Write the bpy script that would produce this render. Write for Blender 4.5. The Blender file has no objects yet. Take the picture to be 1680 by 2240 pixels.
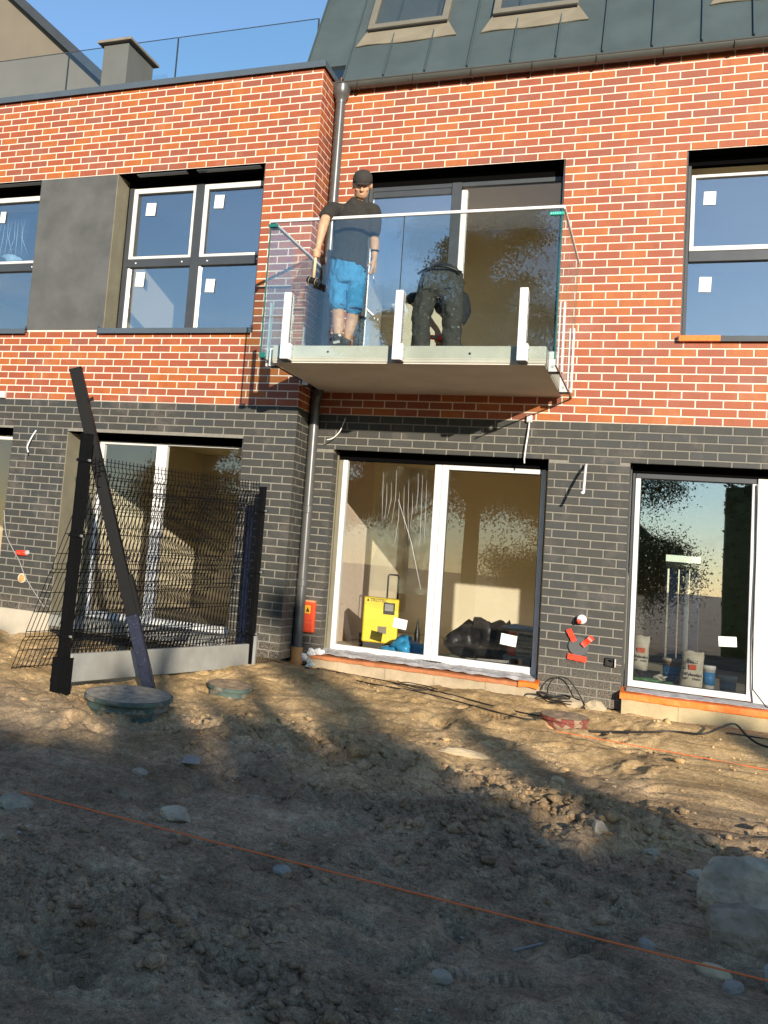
import bpy, bmesh, math, random
import numpy as np
from mathutils import Vector, Matrix, Euler, noise as mnoise

random.seed(7)
rng = np.random.default_rng(7)
SC = bpy.context.scene
COL = SC.collection

# ------------------------------------------------------------------ camera
CAM_LOC = Vector((0.9884, -11.2733, 1.2477))
R_RIGHT = Vector((0.89990, 0.42649, 0.09106))
R_FWD = Vector((-0.43466, 0.89409, 0.10801))
R_UP = Vector((-0.03535, -0.13678, 0.98997))
cam_data = bpy.data.cameras.new('camera')
cam = bpy.data.objects.new('camera', cam_data)
COL.objects.link(cam)
M = Matrix.Identity(4)
for i in range(3):
    M[i][0] = R_RIGHT[i]; M[i][1] = R_UP[i]; M[i][2] = -R_FWD[i]; M[i][3] = CAM_LOC[i]
cam.matrix_world = M
cam_data.sensor_fit = 'VERTICAL'
cam_data.sensor_height = 36.0
cam_data.sensor_width = 27.0
cam_data.lens = 36.0 * 2332.96 / 2240.0
cam_data.shift_x = 500.0 / 2240.0
cam_data.shift_y = -186.6 / 2240.0
cam_data.clip_start = 0.05
cam_data.clip_end = 2000
SC.camera = cam

# ------------------------------------------------------------------ world, sun, exposure
SUN_TO = Vector((0.52, -1.0, 0.25)).normalized()
SUN_EL = math.asin(SUN_TO.z)
SUN_AZ = math.atan2(SUN_TO.x, SUN_TO.y)          # clockwise from +Y
world = bpy.data.worlds.new('World')
SC.world = world
world.use_nodes = True
wn = world.node_tree.nodes; wl = world.node_tree.links
wn.clear()
sky = wn.new('ShaderNodeTexSky'); sky.sky_type = 'NISHITA'; sky.sun_disc = False
sky.sun_elevation = SUN_EL; sky.sun_rotation = SUN_AZ
sky.altitude = 50; sky.air_density = 1.0; sky.dust_density = 0.10; sky.ozone_density = 2.9
bg = wn.new('ShaderNodeBackground'); bg.inputs['Strength'].default_value = 0.14
wo = wn.new('ShaderNodeOutputWorld')
# a few low cumulus banks all round the horizon, clear blue above
tc = wn.new('ShaderNodeTexCoord'); wsep = wn.new('ShaderNodeSeparateXYZ'); wl.new(tc.outputs['Generated'], wsep.inputs[0])
wmap = wn.new('ShaderNodeMapping'); wmap.inputs['Scale'].default_value = (1, 1, 2.2); wl.new(tc.outputs['Generated'], wmap.inputs['Vector'])
wnz = wn.new('ShaderNodeTexNoise'); wnz.inputs['Scale'].default_value = 4.5; wnz.inputs['Detail'].default_value = 8; wnz.inputs['Roughness'].default_value = .55
wl.new(wmap.outputs[0], wnz.inputs['Vector'])
wr = wn.new('ShaderNodeValToRGB'); wr.color_ramp.elements[0].position = .54; wr.color_ramp.elements[1].position = .64; wl.new(wnz.outputs['Fac'], wr.inputs['Fac'])
wb = wn.new('ShaderNodeMapRange'); wb.inputs['From Min'].default_value = .14; wb.inputs['From Max'].default_value = .24; wb.inputs['To Min'].default_value = 1; wb.inputs['To Max'].default_value = 0
wl.new(wsep.outputs['Z'], wb.inputs['Value'])
wm = wn.new('ShaderNodeMath'); wm.operation = 'MULTIPLY'; wl.new(wr.outputs['Color'], wm.inputs[0]); wl.new(wb.outputs['Result'], wm.inputs[1])
wx = wn.new('ShaderNodeMixRGB'); wx.inputs[2].default_value = (5.2, 5.0, 4.9, 1); wl.new(wm.outputs[0], wx.inputs[0]); wl.new(sky.outputs[0], wx.inputs[1])
wl.new(wx.outputs[0], bg.inputs['Color']); wl.new(bg.outputs[0], wo.inputs['Surface'])

sun_d = bpy.data.lights.new('sun', 'SUN')
sun_d.energy = 4.3; sun_d.angle = math.radians(0.5); sun_d.color = (1.0, 0.90, 0.76)
sun = bpy.data.objects.new('sun', sun_d); COL.objects.link(sun)
sun.rotation_euler = (-SUN_TO).to_track_quat('-Z', 'Y').to_euler()
sun.location = (20, -40, 15)

SC.view_settings.view_transform = 'Standard'
SC.view_settings.look = 'None'
SC.view_settings.exposure = 0.70
SC.view_settings.gamma = 1.0
SC.view_settings.use_curve_mapping = False
SC.render.engine = 'CYCLES'
cy = SC.cycles
cy.max_bounces = 10; cy.diffuse_bounces = 6; cy.glossy_bounces = 4
cy.transmission_bounces = 6; cy.transparent_max_bounces = 24
cy.sample_clamp_indirect = 6.0
cy.caustics_reflective = False; cy.caustics_refractive = False
try:
    cy.use_denoising = True; cy.denoiser = 'OPENIMAGEDENOISE'
except Exception:
    pass

# ------------------------------------------------------------------ materials
MATS = {}
def _p(m): return next(n for n in m.node_tree.nodes if n.type == 'BSDF_PRINCIPLED')
def mat(name, col, rough=0.6, var=0.0, scale=8.0, col2=None, bump=0.0, bscale=60.0, metal=0.0, spec=0.4,
        stretch=(1, 1, 1), speck=None, detail=5.0):
    if name in MATS: return MATS[name]
    m = bpy.data.materials.new(name); m.use_nodes = True
    nt = m.node_tree; p = _p(m); L = nt.links
    p.inputs['Roughness'].default_value = rough
    p.inputs['Metallic'].default_value = metal
    p.inputs['Specular IOR Level'].default_value = spec
    c = (*col, 1)
    geo = nt.nodes.new('ShaderNodeNewGeometry')
    mp = nt.nodes.new('ShaderNodeMapping'); mp.inputs['Scale'].default_value = stretch
    L.new(geo.outputs['Position'], mp.inputs['Vector'])
    out = None
    if var > 0 or col2:
        nz = nt.nodes.new('ShaderNodeTexNoise'); nz.inputs['Scale'].default_value = scale
        nz.inputs['Detail'].default_value = detail; nz.inputs['Roughness'].default_value = 0.6
        L.new(mp.outputs[0], nz.inputs['Vector'])
        rp = nt.nodes.new('ShaderNodeValToRGB')
        if col2:
            a, b = col, col2
        else:
            a = [max(0, v * (1 - var)) for v in col]; b = [min(1, v * (1 + var)) for v in col]
        rp.color_ramp.elements[0].position = 0.34; rp.color_ramp.elements[1].position = 0.66
        rp.color_ramp.elements[0].color = (*a, 1); rp.color_ramp.elements[1].color = (*b, 1)
        L.new(nz.outputs['Fac'], rp.inputs['Fac'])
        out = rp.outputs['Color']
    if speck:
        sc_, amount, scol = speck
        n2 = nt.nodes.new('ShaderNodeTexNoise'); n2.inputs['Scale'].default_value = sc_
        n2.inputs['Detail'].default_value = 4
        L.new(geo.outputs['Position'], n2.inputs['Vector'])
        r2 = nt.nodes.new('ShaderNodeValToRGB')
        r2.color_ramp.elements[0].position = 1 - amount - 0.03; r2.color_ramp.elements[1].position = 1 - amount + 0.03
        L.new(n2.outputs['Fac'], r2.inputs['Fac'])
        mx = nt.nodes.new('ShaderNodeMixRGB'); mx.inputs[2].default_value = (*scol, 1)
        L.new(r2.outputs['Color'], mx.inputs[0])
        if out: L.new(out, mx.inputs[1])
        else: mx.inputs[1].default_value = c
        out = mx.outputs[0]
    if out: L.new(out, p.inputs['Base Color'])
    else: p.inputs['Base Color'].default_value = c
    if bump > 0:
        nb = nt.nodes.new('ShaderNodeTexNoise'); nb.inputs['Scale'].default_value = bscale
        nb.inputs['Detail'].default_value = 5
        L.new(mp.outputs[0], nb.inputs['Vector'])
        bp = nt.nodes.new('ShaderNodeBump'); bp.inputs['Strength'].default_value = bump
        bp.inputs['Distance'].default_value = 0.01
        L.new(nb.outputs['Fac'], bp.inputs['Height']); L.new(bp.outputs[0], p.inputs['Normal'])
    MATS[name] = m
    return m

def glass(name, f0=0.08, tint=(0.97, 0.99, 0.98), rough=0.0, wobble=0.0, dirt=0.0, dcol=(0.6, 0.6, 0.58)):
    if name in MATS: return MATS[name]
    m = bpy.data.materials.new(name); m.use_nodes = True
    nt = m.node_tree; nt.nodes.clear(); N = nt.nodes.new; L = nt.links.new
    o = N('ShaderNodeOutputMaterial')
    tr = N('ShaderNodeBsdfTransparent'); tr.inputs['Color'].default_value = (*tint, 1)
    gl = N('ShaderNodeBsdfGlossy'); gl.inputs['Roughness'].default_value = rough
    gl.inputs['Color'].default_value = (0.95, 0.97, 1.0, 1)
    lw = N('ShaderNodeLayerWeight'); lw.inputs['Blend'].default_value = 0.5
    pw = N('ShaderNodeMath'); pw.operation = 'POWER'; pw.inputs[1].default_value = 5
    L(lw.outputs['Facing'], pw.inputs[0])
    ma = N('ShaderNodeMath'); ma.operation = 'MULTIPLY_ADD'; ma.inputs[1].default_value = 1 - f0; ma.inputs[2].default_value = f0
    L(pw.outputs[0], ma.inputs[0])
    mx = N('ShaderNodeMixShader'); L(ma.outputs[0], mx.inputs[0]); L(tr.outputs[0], mx.inputs[1]); L(gl.outputs[0], mx.inputs[2])
    last = mx
    g = N('ShaderNodeNewGeometry')
    if wobble > 0:
        nz = N('ShaderNodeTexNoise'); nz.inputs['Scale'].default_value = 2.0
        L(g.outputs['Position'], nz.inputs['Vector'])
        bp = N('ShaderNodeBump'); bp.inputs['Strength'].default_value = wobble; bp.inputs['Distance'].default_value = 0.02
        L(nz.outputs['Fac'], bp.inputs['Height']); L(bp.outputs[0], gl.inputs['Normal'])
    if dirt > 0:
        nz = N('ShaderNodeTexNoise'); nz.inputs['Scale'].default_value = 9.0; nz.inputs['Detail'].default_value = 9
        nz.inputs['Roughness'].default_value = 0.75
        L(g.outputs['Position'], nz.inputs['Vector'])
        rp = N('ShaderNodeValToRGB'); rp.color_ramp.elements[0].position = 0.66; rp.color_ramp.elements[1].position = 0.80
        rp.color_ramp.elements[1].color = (dirt, dirt, dirt, 1)
        L(nz.outputs['Fac'], rp.inputs['Fac'])
        df = N('ShaderNodeBsdfDiffuse'); df.inputs['Color'].default_value = (*dcol, 1)
        m2 = N('ShaderNodeMixShader'); L(rp.outputs[0], m2.inputs[0]); L(mx.outputs[0], m2.inputs[1]); L(df.outputs[0], m2.inputs[2])
        last = m2
    L(last.outputs[0], o.inputs['Surface'])
    MATS[name] = m
    return m

def brick_mat(name, a, b, dark, rough=0.5):
    """fired clinker: two tones in soft streaks across the brick, darker smoky patches, fine relief"""
    m = bpy.data.materials.new(name); m.use_nodes = True
    nt = m.node_tree; p = _p(m); N = nt.nodes.new; L = nt.links.new
    g = N('ShaderNodeNewGeometry')
    mp = N('ShaderNodeMapping'); mp.inputs['Scale'].default_value = (9, 9, 3)
    L(g.outputs['Position'], mp.inputs['Vector'])
    n1 = N('ShaderNodeTexNoise'); n1.inputs['Scale'].default_value = 1.0; n1.inputs['Detail'].default_value = 3
    L(mp.outputs[0], n1.inputs['Vector'])
    r1 = N('ShaderNodeValToRGB'); r1.color_ramp.elements[0].position = 0.35; r1.color_ramp.elements[1].position = 0.65
    r1.color_ramp.elements[0].color = (*a, 1); r1.color_ramp.elements[1].color = (*b, 1)
    L(n1.outputs['Fac'], r1.inputs['Fac'])
    n2 = N('ShaderNodeTexNoise'); n2.inputs['Scale'].default_value = 5.5; n2.inputs['Detail'].default_value = 6
    n2.inputs['Roughness'].default_value = 0.7
    L(g.outputs['Position'], n2.inputs['Vector'])
    r2 = N('ShaderNodeValToRGB'); r2.color_ramp.elements[0].position = 0.55; r2.color_ramp.elements[1].position = 0.75
    L(n2.outputs['Fac'], r2.inputs['Fac'])
    mx = N('ShaderNodeMixRGB'); mx.inputs[2].default_value = (*dark, 1)
    L(r2.outputs[0], mx.inputs[0]); L(r1.outputs[0], mx.inputs[1])
    # faint lime bloom in wide smears, and sand splashed up from the ground on the lowest courses
    n4 = N('ShaderNodeTexNoise'); n4.inputs['Scale'].default_value = 2.3; n4.inputs['Detail'].default_value = 8; n4.inputs['Roughness'].default_value = 0.72
    L(g.outputs['Position'], n4.inputs['Vector'])
    r4 = N('ShaderNodeValToRGB'); r4.color_ramp.elements[0].position = 0.52; r4.color_ramp.elements[1].position = 0.78
    r4.color_ramp.elements[1].color = (.22, .22, .22, 1); L(n4.outputs['Fac'], r4.inputs['Fac'])
    mb = N('ShaderNodeMixRGB'); mb.inputs[2].default_value = (.46, .36, .30, 1); L(r4.outputs[0], mb.inputs[0]); L(mx.outputs[0], mb.inputs[1])
    sp = N('ShaderNodeSeparateXYZ'); L(g.outputs['Position'], sp.inputs[0])
    mr = N('ShaderNodeMapRange'); mr.inputs['From Min'].default_value = .05; mr.inputs['From Max'].default_value = .62; mr.inputs['To Min'].default_value = .62; mr.inputs['To Max'].default_value = 0
    L(sp.outputs['Z'], mr.inputs['Value'])
    n5 = N('ShaderNodeTexNoise'); n5.inputs['Scale'].default_value = 85; n5.inputs['Detail'].default_value = 3; L(g.outputs['Position'], n5.inputs['Vector'])
    r5 = N('ShaderNodeValToRGB'); r5.color_ramp.elements[0].position = 0.44; r5.color_ramp.elements[1].position = 0.62; L(n5.outputs['Fac'], r5.inputs['Fac'])
    ml = N('ShaderNodeMath'); ml.operation = 'MULTIPLY'; L(mr.outputs['Result'], ml.inputs[0]); L(r5.outputs['Color'], ml.inputs[1])
    ms = N('ShaderNodeMixRGB'); ms.inputs[2].default_value = (.36, .27, .17, 1); L(ml.outputs[0], ms.inputs[0]); L(mb.outputs[0], ms.inputs[1])
    L(ms.outputs[0], p.inputs['Base Color'])
    p.inputs['Roughness'].default_value = rough; p.inputs['Specular IOR Level'].default_value = 0.35
    n3 = N('ShaderNodeTexNoise'); n3.inputs['Scale'].default_value = 90; n3.inputs['Detail'].default_value = 4
    L(g.outputs['Position'], n3.inputs['Vector'])
    bp = N('ShaderNodeBump'); bp.inputs['Strength'].default_value = 0.25; bp.inputs['Distance'].default_value = 0.004
    L(n3.outputs['Fac'], bp.inputs['Height']); L(bp.outputs[0], p.inputs['Normal'])
    MATS[name] = m
    return m

RED = [brick_mat('clinker orange', (0.405, 0.124, 0.029), (0.372, 0.102, 0.029), (0.302, 0.079, 0.035)),
       brick_mat('clinker orange red', (0.353, 0.092, 0.030), (0.328, 0.082, 0.033), (0.250, 0.070, 0.040)),
       brick_mat('clinker red', (0.320, 0.080, 0.035), (0.298, 0.077, 0.037), (0.235, 0.071, 0.043)),
       brick_mat('clinker maroon', (0.287, 0.080, 0.040), (0.268, 0.079, 0.043), (0.224, 0.074, 0.048)),
       brick_mat('clinker smoky', (0.257, 0.086, 0.052), (0.280, 0.082, 0.045), (0.217, 0.082, 0.058))]
BLK = [brick_mat('clinker graphite', (.044, .044, .038), (.050, .050, .043), (.038, .038, .034), .6),
       brick_mat('clinker graphite warm', (.051, .048, .040), (.046, .044, .038), (.039, .037, .033), .6),
       brick_mat('clinker graphite cool', (.042, .044, .041), (.047, .048, .045), (.037, .038, .037), .55)]
m_mort_r = mat('pink cream mortar', (.76, .62, .50), .9, .10, 30, bump=.3, bscale=150)
m_mort_b = mat('grey mortar', (.215, .20, .165), .9, .12, 30, bump=.3, bscale=150)
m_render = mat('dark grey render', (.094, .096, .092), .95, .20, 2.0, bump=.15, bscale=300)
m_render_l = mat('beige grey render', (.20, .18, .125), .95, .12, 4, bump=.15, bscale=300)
m_anth = mat('anthracite metal', (.045, .05, .055), .42, .10, 5, spec=.5)
m_coping = mat('anthracite sheet', (.075, .095, .115), .38, .08, 4, spec=.5)
m_roof = mat('grey green roof sheet', (.066, .086, .085), .46, .13, 2.2, spec=.5, bump=.35, bscale=2.6)
m_gutter = mat('graphite gutter', (.075, .075, .066), .32, .08, 6, spec=.6)
m_pipe = mat('graphite downpipe', (.095, .094, .09), .30, .10, 6, spec=.6, metal=.2)
m_white = mat('white window profile', (.66, .65, .62), .35, .03, 6, spec=.4)
m_silver = mat('pale aluminium', (.72, .70, .68), .35, .04, 12, spec=.5)
m_black = mat('black plastic', (.012, .012, .013), .4, spec=.4)
m_conc = mat('pale concrete slab', (.52, .48, .40), .9, .10, 3.0, bump=.2, bscale=120, speck=(7, .34, (.50, .46, .38)))
m_conc_u = mat('slab underside concrete', (.64, .58, .50), .9, .08, 2.0, bump=.2, bscale=120)
m_conc_g = mat('grey precast concrete', (.27, .265, .235), .9, .14, 3.5, bump=.25, bscale=150)
m_conc_s = mat('sandy foundation concrete', (.40, .32, .21), .95, .2, 5, bump=.5, bscale=60)
m_dark_f = mat('black waterproofing', (.012, .012, .012), .7)
m_plaster = mat('beige interior plaster', (.82, .73, .53), .9, .05, 1.2)
m_plaster_u = mat('pale grey interior plaster', (.68, .62, .48), .9, .05, 1.2)
m_floor = mat('screed floor', (.46, .41, .32), .9, .12, 3)
m_orange = mat('orange sealing membrane', (.88, .19, .02), .5, .12, 14, bump=.3, bscale=30)
m_rust = mat('dusty orange membrane', (.42, .15, .055), .7, .2, 12, bump=.3, bscale=30)
m_film = mat('grey torn film', (.42, .40, .39), .6, .25, 14, bump=.6, bscale=25)
m_sticker = mat('white paper label', (.78, .80, .72), .7)
m_red = mat('red adhesive tape', (.85, .06, .025), .4, .12, 40)
m_redplastic = mat('red orange plastic', (.75, .085, .02), .45, .1, 10)
m_fence = mat('black powder coated steel', (.006, .006, .0065), .5, .15, 30, spec=.09)
m_fence_b = mat('blue black bare post', (.008, .012, .032), .5, .3, 25, spec=.15, speck=(60, .36, (.05, .055, .08)))
m_galv = mat('galvanised bolt', (.55, .55, .55), .35, metal=.7)
m_green = mat('dusty green plastic', (.075, .105, .085), .8, .2, 12, bump=.3, bscale=80, speck=(9, .45, (.21, .18, .135)))
m_lidtop = mat('sand covered lid', (.33, .28, .205), .95, .35, 16, bump=.6, bscale=50)
m_brownred = mat('dusty red plastic', (.20, .052, .036), .85, .3, 20, bump=.3, bscale=80, speck=(14, .44, (.30, .21, .13)))
m_lidsoil = mat('soil covered lid', (.30, .21, .125), .95, .35, 16, bump=.8, bscale=40)
m_cable = mat('black cable', (.014, .013, .012), .5)
m_cablew = mat('white cable', (.78, .77, .74), .45)
m_string = mat('orange mason line', (.72, .17, .05), .8)
m_pipeor = mat('orange drain socket', (.66, .30, .10), .6, .15, 12)
m_yellow = mat('yellow sheet metal', (.84, .62, .02), .45, .04, 6)
m_grill = mat('dark grille', (.03, .028, .022), .6)
m_blue = mat('blue plastic sheet', (.03, .26, .50), .3, .3, 12, bump=.6, bscale=14)
m_bag = mat('black rubbish sack', (.018, .017, .016), .4, .3, 10, bump=.8, bscale=18)
m_paper = mat('kraft paper sack', (.55, .50, .38), .85, .1, 9, bump=.4, bscale=30)
m_ink = mat('black print', (.02, .02, .02), .8)
m_red_p = mat('red print', (.62, .09, .03), .8)
m_shirt = mat('black cotton', (.032, .029, .023), .95, .15, 30, bump=.3, bscale=200)
m_shorts = mat('blue work cloth', (.05, .225, .43), .9, .15, 25, bump=.35, bscale=220)
m_shorts_d = mat('navy work cloth', (.03, .05, .13), .9, .1, 25)
m_skin = mat('skin', (.54, .30, .175), .5, .14, 22, spec=.35, bump=.15, bscale=140)
m_hair = mat('dark hair', (.03, .02, .014), .7)
m_cap = mat('charcoal cap cloth', (.038, .034, .028), .9, .1, 60)
m_trous = mat('black work trousers', (.044, .042, .036), .85, .15, 25, bump=.35, bscale=160, speck=(38, .315, (.22, .22, .22)))
m_shoe = mat('dark grey shoe', (.055, .06, .07), .7, .2, 40)
m_handle = mat('pale ash wood', (.66, .50, .28), .6, .1, 20, stretch=(1, 1, .2))
m_steel = mat('bright steel', (.55, .55, .55), .3, metal=.9)
m_rock = mat('grey brown rock', (.40, .33, .24), .95, .3, 9, bump=.7, bscale=45)
m_rock_d = mat('dark soil covered rock', (.27, .215, .15), .95, .3, 9, bump=.9, bscale=45)
m_rock_t = mat('smooth tan stone', (.46, .36, .22), .8, .12, 8, bump=.2, bscale=60)
m_rock_p = mat('pale blue grey stone', (.27, .255, .225), .9, .18, 14, bump=.4, bscale=60)
m_rock_w = mat('whitish stone', (.31, .27, .205), .9, .2, 16, bump=.5, bscale=60)
m_bark = mat('bark', (.10, .075, .05), .95, .3, 12, bump=.8, bscale=30, stretch=(1, 1, .3))
m_leaf = mat('leaf green', (.075, .10, .03), .6, .35, 3)
m_leaf2 = mat('olive leaf', (.11, .105, .04), .6, .35, 3)
m_beige = mat('beige gable render', (.175, .15, .112), .95, .06, 2)
m_greyw = mat('grey render', (.125, .13, .122), .95, .06, 2)
m_tan = mat('weathered tan flashing', (.21, .18, .125), .6, .08, 5)
m_skyframe = mat('roof window cladding', (.17, .155, .12), .5, .06, 6)
m_plankg = mat('grey weathered wood', (.26, .25, .235), .9, .2, 14, stretch=(1, 4, 4))
m_bluec = mat('blue grey corrugated sheet', (.06, .10, .19), .5, .1, 3)
m_greentape = mat('green packing tape', (.02, .36, .27), .4, .1, 30)
m_dgreen = mat('dark green corner guard', (.012, .14, .115), .4)
m_gedge = mat('green glass edge', (.02, .11, .09), .15, spec=.6)
m_sealant = mat('dark sealant', (.02, .025, .025), .6)

g_rail = glass('railing glass', .066, (.93, .97, .965))
g_win = glass('double glazing', .075, (.985, .985, .975), wobble=.004, dirt=.30)
g_winu = glass('upper double glazing', .25, (.96, .97, .975), wobble=.005)
g_boost = glass('coated double glazing', .22, (.95, .96, .96), wobble=.004, dirt=.2)  # same glazing, reflectance raised to strengthen the mirrored sky
g_film = glass('clear plastic film', .10, (.93, .95, .97), rough=.12, wobble=.8)

# ------------------------------------------------------------------ mesh builder
class MB:
    def __init__(s): s.v = []; s.f = []; s.m = []
    def add(s, vs, fs, mi=0):
        o = len(s.v); s.v.extend(tuple(map(float, v)) for v in vs)
        for f in fs: s.f.append(tuple(i + o for i in f)); s.m.append(mi)
    def box(s, x0, x1, y0, y1, z0, z1, mi=0):
        s.add([(x0, y0, z0), (x1, y0, z0), (x1, y1, z0), (x0, y1, z0), (x0, y0, z1), (x1, y0, z1), (x1, y1, z1), (x0, y1, z1)],
              [(0, 3, 2, 1), (4, 5, 6, 7), (0, 1, 5, 4), (1, 2, 6, 5), (2, 3, 7, 6), (3, 0, 4, 7)], mi)
    def bbox(s, x0, x1, y0, y1, z0, z1, b=.006, mi=0):
        """box with small chamfers on every edge"""
        b = min(b, (x1 - x0) * .45, (y1 - y0) * .45, (z1 - z0) * .45)
        X = (x0, x1); Y = (y0, y1); Z = (z0, z1); bm = bmesh.new()
        bmesh.ops.create_cube(bm, size=1)
        for v in bm.verts:
            v.co = Vector((X[v.co.x > 0], Y[v.co.y > 0], Z[v.co.z > 0]))
        bmesh.ops.bevel(bm, geom=bm.edges[:], offset=b, segments=1, affect='EDGES', profile=.5)
        s.bm(bm, mi)
    def bm(s, bm, mi=0, mtx=None):
        bm.verts.ensure_lookup_table(); bm.verts.index_update()
        vs = [(mtx @ v.co if mtx else v.co)[:] for v in bm.verts]
        s.add(vs, [[v.index for v in f.verts] for f in bm.faces], mi); bm.free()
    def obox(s, c, ax, ay, az, mi=0):
        """oriented box: centre and three half-axis vectors"""
        c, ax, ay, az = map(Vector, (c, ax, ay, az))
        vs = [c + sx * ax + sy * ay + sz * az for sz in (-1, 1) for sx, sy in ((-1, -1), (1, -1), (1, 1), (-1, 1))]
        s.add(vs, [(0, 3, 2, 1), (4, 5, 6, 7), (0, 1, 5, 4), (1, 2, 6, 5), (2, 3, 7, 6), (3, 0, 4, 7)], mi)
    def beam(s, a, b, w, h, up=(0, 0, 1), mi=0):
        a, b = Vector(a), Vector(b); d = b - a; t = d.normalized(); u = Vector(up)
        sx = t.cross(u); sx = sx.normalized() if sx.length > 1e-5 else Vector((1, 0, 0)); sy = sx.cross(t)
        s.obox((a + b) / 2, d / 2, sx * w / 2, sy * h / 2, mi)
    def tube(s, pts, r, n=8, mi=0, cap=True):
        pts = [Vector(p) for p in pts]; rs = r if hasattr(r, '__len__') else [r] * len(pts)
        o = len(s.v); prev = None
        for i, p in enumerate(pts):
            t = (pts[min(i + 1, len(pts) - 1)] - pts[max(i - 1, 0)]).normalized()
            if prev is None:
                ref = Vector((0, 0, 1)) if abs(t.z) < .9 else Vector((1, 0, 0)); u = t.cross(ref).normalized()
            else:
                u = (prev - t * prev.dot(t)); u = u.normalized() if u.length > 1e-6 else t.orthogonal().normalized()
            prev = u; w = t.cross(u)
            for k in range(n):
                a = 2 * math.pi * k / n
                s.v.append(tuple(p + rs[i] * (math.cos(a) * u + math.sin(a) * w)))
        for i in range(len(pts) - 1):
            for k in range(n):
                k2 = (k + 1) % n
                s.f.append((o + i * n + k, o + i * n + k2, o + (i + 1) * n + k2, o + (i + 1) * n + k)); s.m.append(mi)
        if cap:
            s.f.append(tuple(o + k for k in range(n))[::-1]); s.m.append(mi)
            e = o + (len(pts) - 1) * n
            s.f.append(tuple(e + k for k in range(n))); s.m.append(mi)
    def loft(s, rings, mi=0):
        """rings: lists of equal-length point loops, capped"""
        o = len(s.v); n = len(rings[0])
        for rg in rings:
            for p in rg: s.v.append(tuple(p))
        for i in range(len(rings) - 1):
            for k in range(n):
                k2 = (k + 1) % n
                s.f.append((o + i * n + k, o + i * n + k2, o + (i + 1) * n + k2, o + (i + 1) * n + k)); s.m.append(mi)
        s.f.append(tuple(o + k for k in range(n))[::-1]); s.m.append(mi)
        e = o + (len(rings) - 1) * n
        s.f.append(tuple(e + k for k in range(n))); s.m.append(mi)
    def lathe(s, prof, c=(0, 0, 0), n=32, mi=0, mtx=None):
        o = len(s.v)
        for r, z in prof:
            for k in range(n):
                a = 2 * math.pi * k / n
                p = Vector((r * math.cos(a), r * math.sin(a), z))
                if mtx: p = mtx @ p
                s.v.append(tuple(p + Vector(c)))
        for i in range(len(prof) - 1):
            for k in range(n):
                k2 = (k + 1) % n
                s.f.append((o + i * n + k, o + i * n + k2, o + (i + 1) * n + k2, o + (i + 1) * n + k)); s.m.append(mi)
        s.f.append(tuple(o + k for k in range(n))[::-1]); s.m.append(mi)
        e = o + (len(prof) - 1) * n
        s.f.append(tuple(e + k for k in range(n))); s.m.append(mi)
    def prism(s, poly, d, mi=0):
        """closed polygon (3-D points) extruded by vector d"""
        n = len(poly); P = [Vector(p) for p in poly]; d = Vector(d)
        s.add(P + [p + d for p in P], [tuple(range(n))[::-1], tuple(range(n, 2 * n))] +
              [(i, (i + 1) % n, n + (i + 1) % n, n + i) for i in range(n)], mi)
    def ico(s, c, r, sub=2, jit=.0, seed=0, mi=0, rot=None):
        bm = bmesh.new(); bmesh.ops.create_icosphere(bm, subdivisions=sub, radius=1)
        r = Vector(r) if hasattr(r, '__len__') else Vector((r, r, r))
        off = Vector((seed * 7.3, seed * 3.1, seed * 1.7))
        for v in bm.verts:
            k = 1 + jit * (mnoise.noise(v.co * 1.3 + off) + .5 * mnoise.noise(v.co * 3.1 + off) + .25 * mnoise.noise(v.co * 7 + off))
            p = Vector((v.co.x * r.x * k, v.co.y * r.y * k, v.co.z * r.z * k))
            if rot: p = rot @ p
            v.co = p + Vector(c)
        s.bm(bm, mi)
    def rock(s, r, sub, jit, seed, rot):
        """broken stone: a ball cut by random planes, edges worn by noise"""
        rd = random.Random(seed); pl = []
        for k in range(13):
            n = Vector((rd.gauss(0, 1), rd.gauss(0, 1), rd.gauss(0, 1))).normalized(); pl.append((n, rd.uniform(.62, .98)))
        bm = bmesh.new(); bmesh.ops.create_icosphere(bm, subdivisions=sub + 1, radius=1); off = Vector((seed * 3.7, seed, 0))
        for v in bm.verts:
            d = v.co.normalized(); k = 1.0
            if jit >= .3:
                for n, q in pl:
                    c = d.dot(n)
                    if c > .05: k = min(k, q / c)
            k *= 1 + (.10 if jit >= .3 else .16) * mnoise.noise(d * 2.2 + off) + .05 * mnoise.noise(d * 6 + off) + .025 * mnoise.noise(d * 14 + off)
            v.co = rot @ Vector((d.x * r[0] * k, d.y * r[1] * k, d.z * r[2] * k))
        s.bm(bm)
    def data(s, name, mats, smooth=False):
        me = bpy.data.meshes.new(name); me.from_pydata(s.v, [], s.f)
        for m in (mats if isinstance(mats, (list, tuple)) else [mats]): me.materials.append(m)
        if len(me.materials) > 1: me.polygons.foreach_set('material_index', s.m)
        bm = bmesh.new(); bm.from_mesh(me); bmesh.ops.recalc_face_normals(bm, faces=bm.faces); bm.to_mesh(me); bm.free()
        if smooth: me.polygons.foreach_set('use_smooth', [True] * len(me.polygons))
        me.update(); return me
    def build(s, name, mats, parent=None, smooth=False):
        return link(name, s.data(name, mats, smooth), parent)

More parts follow.
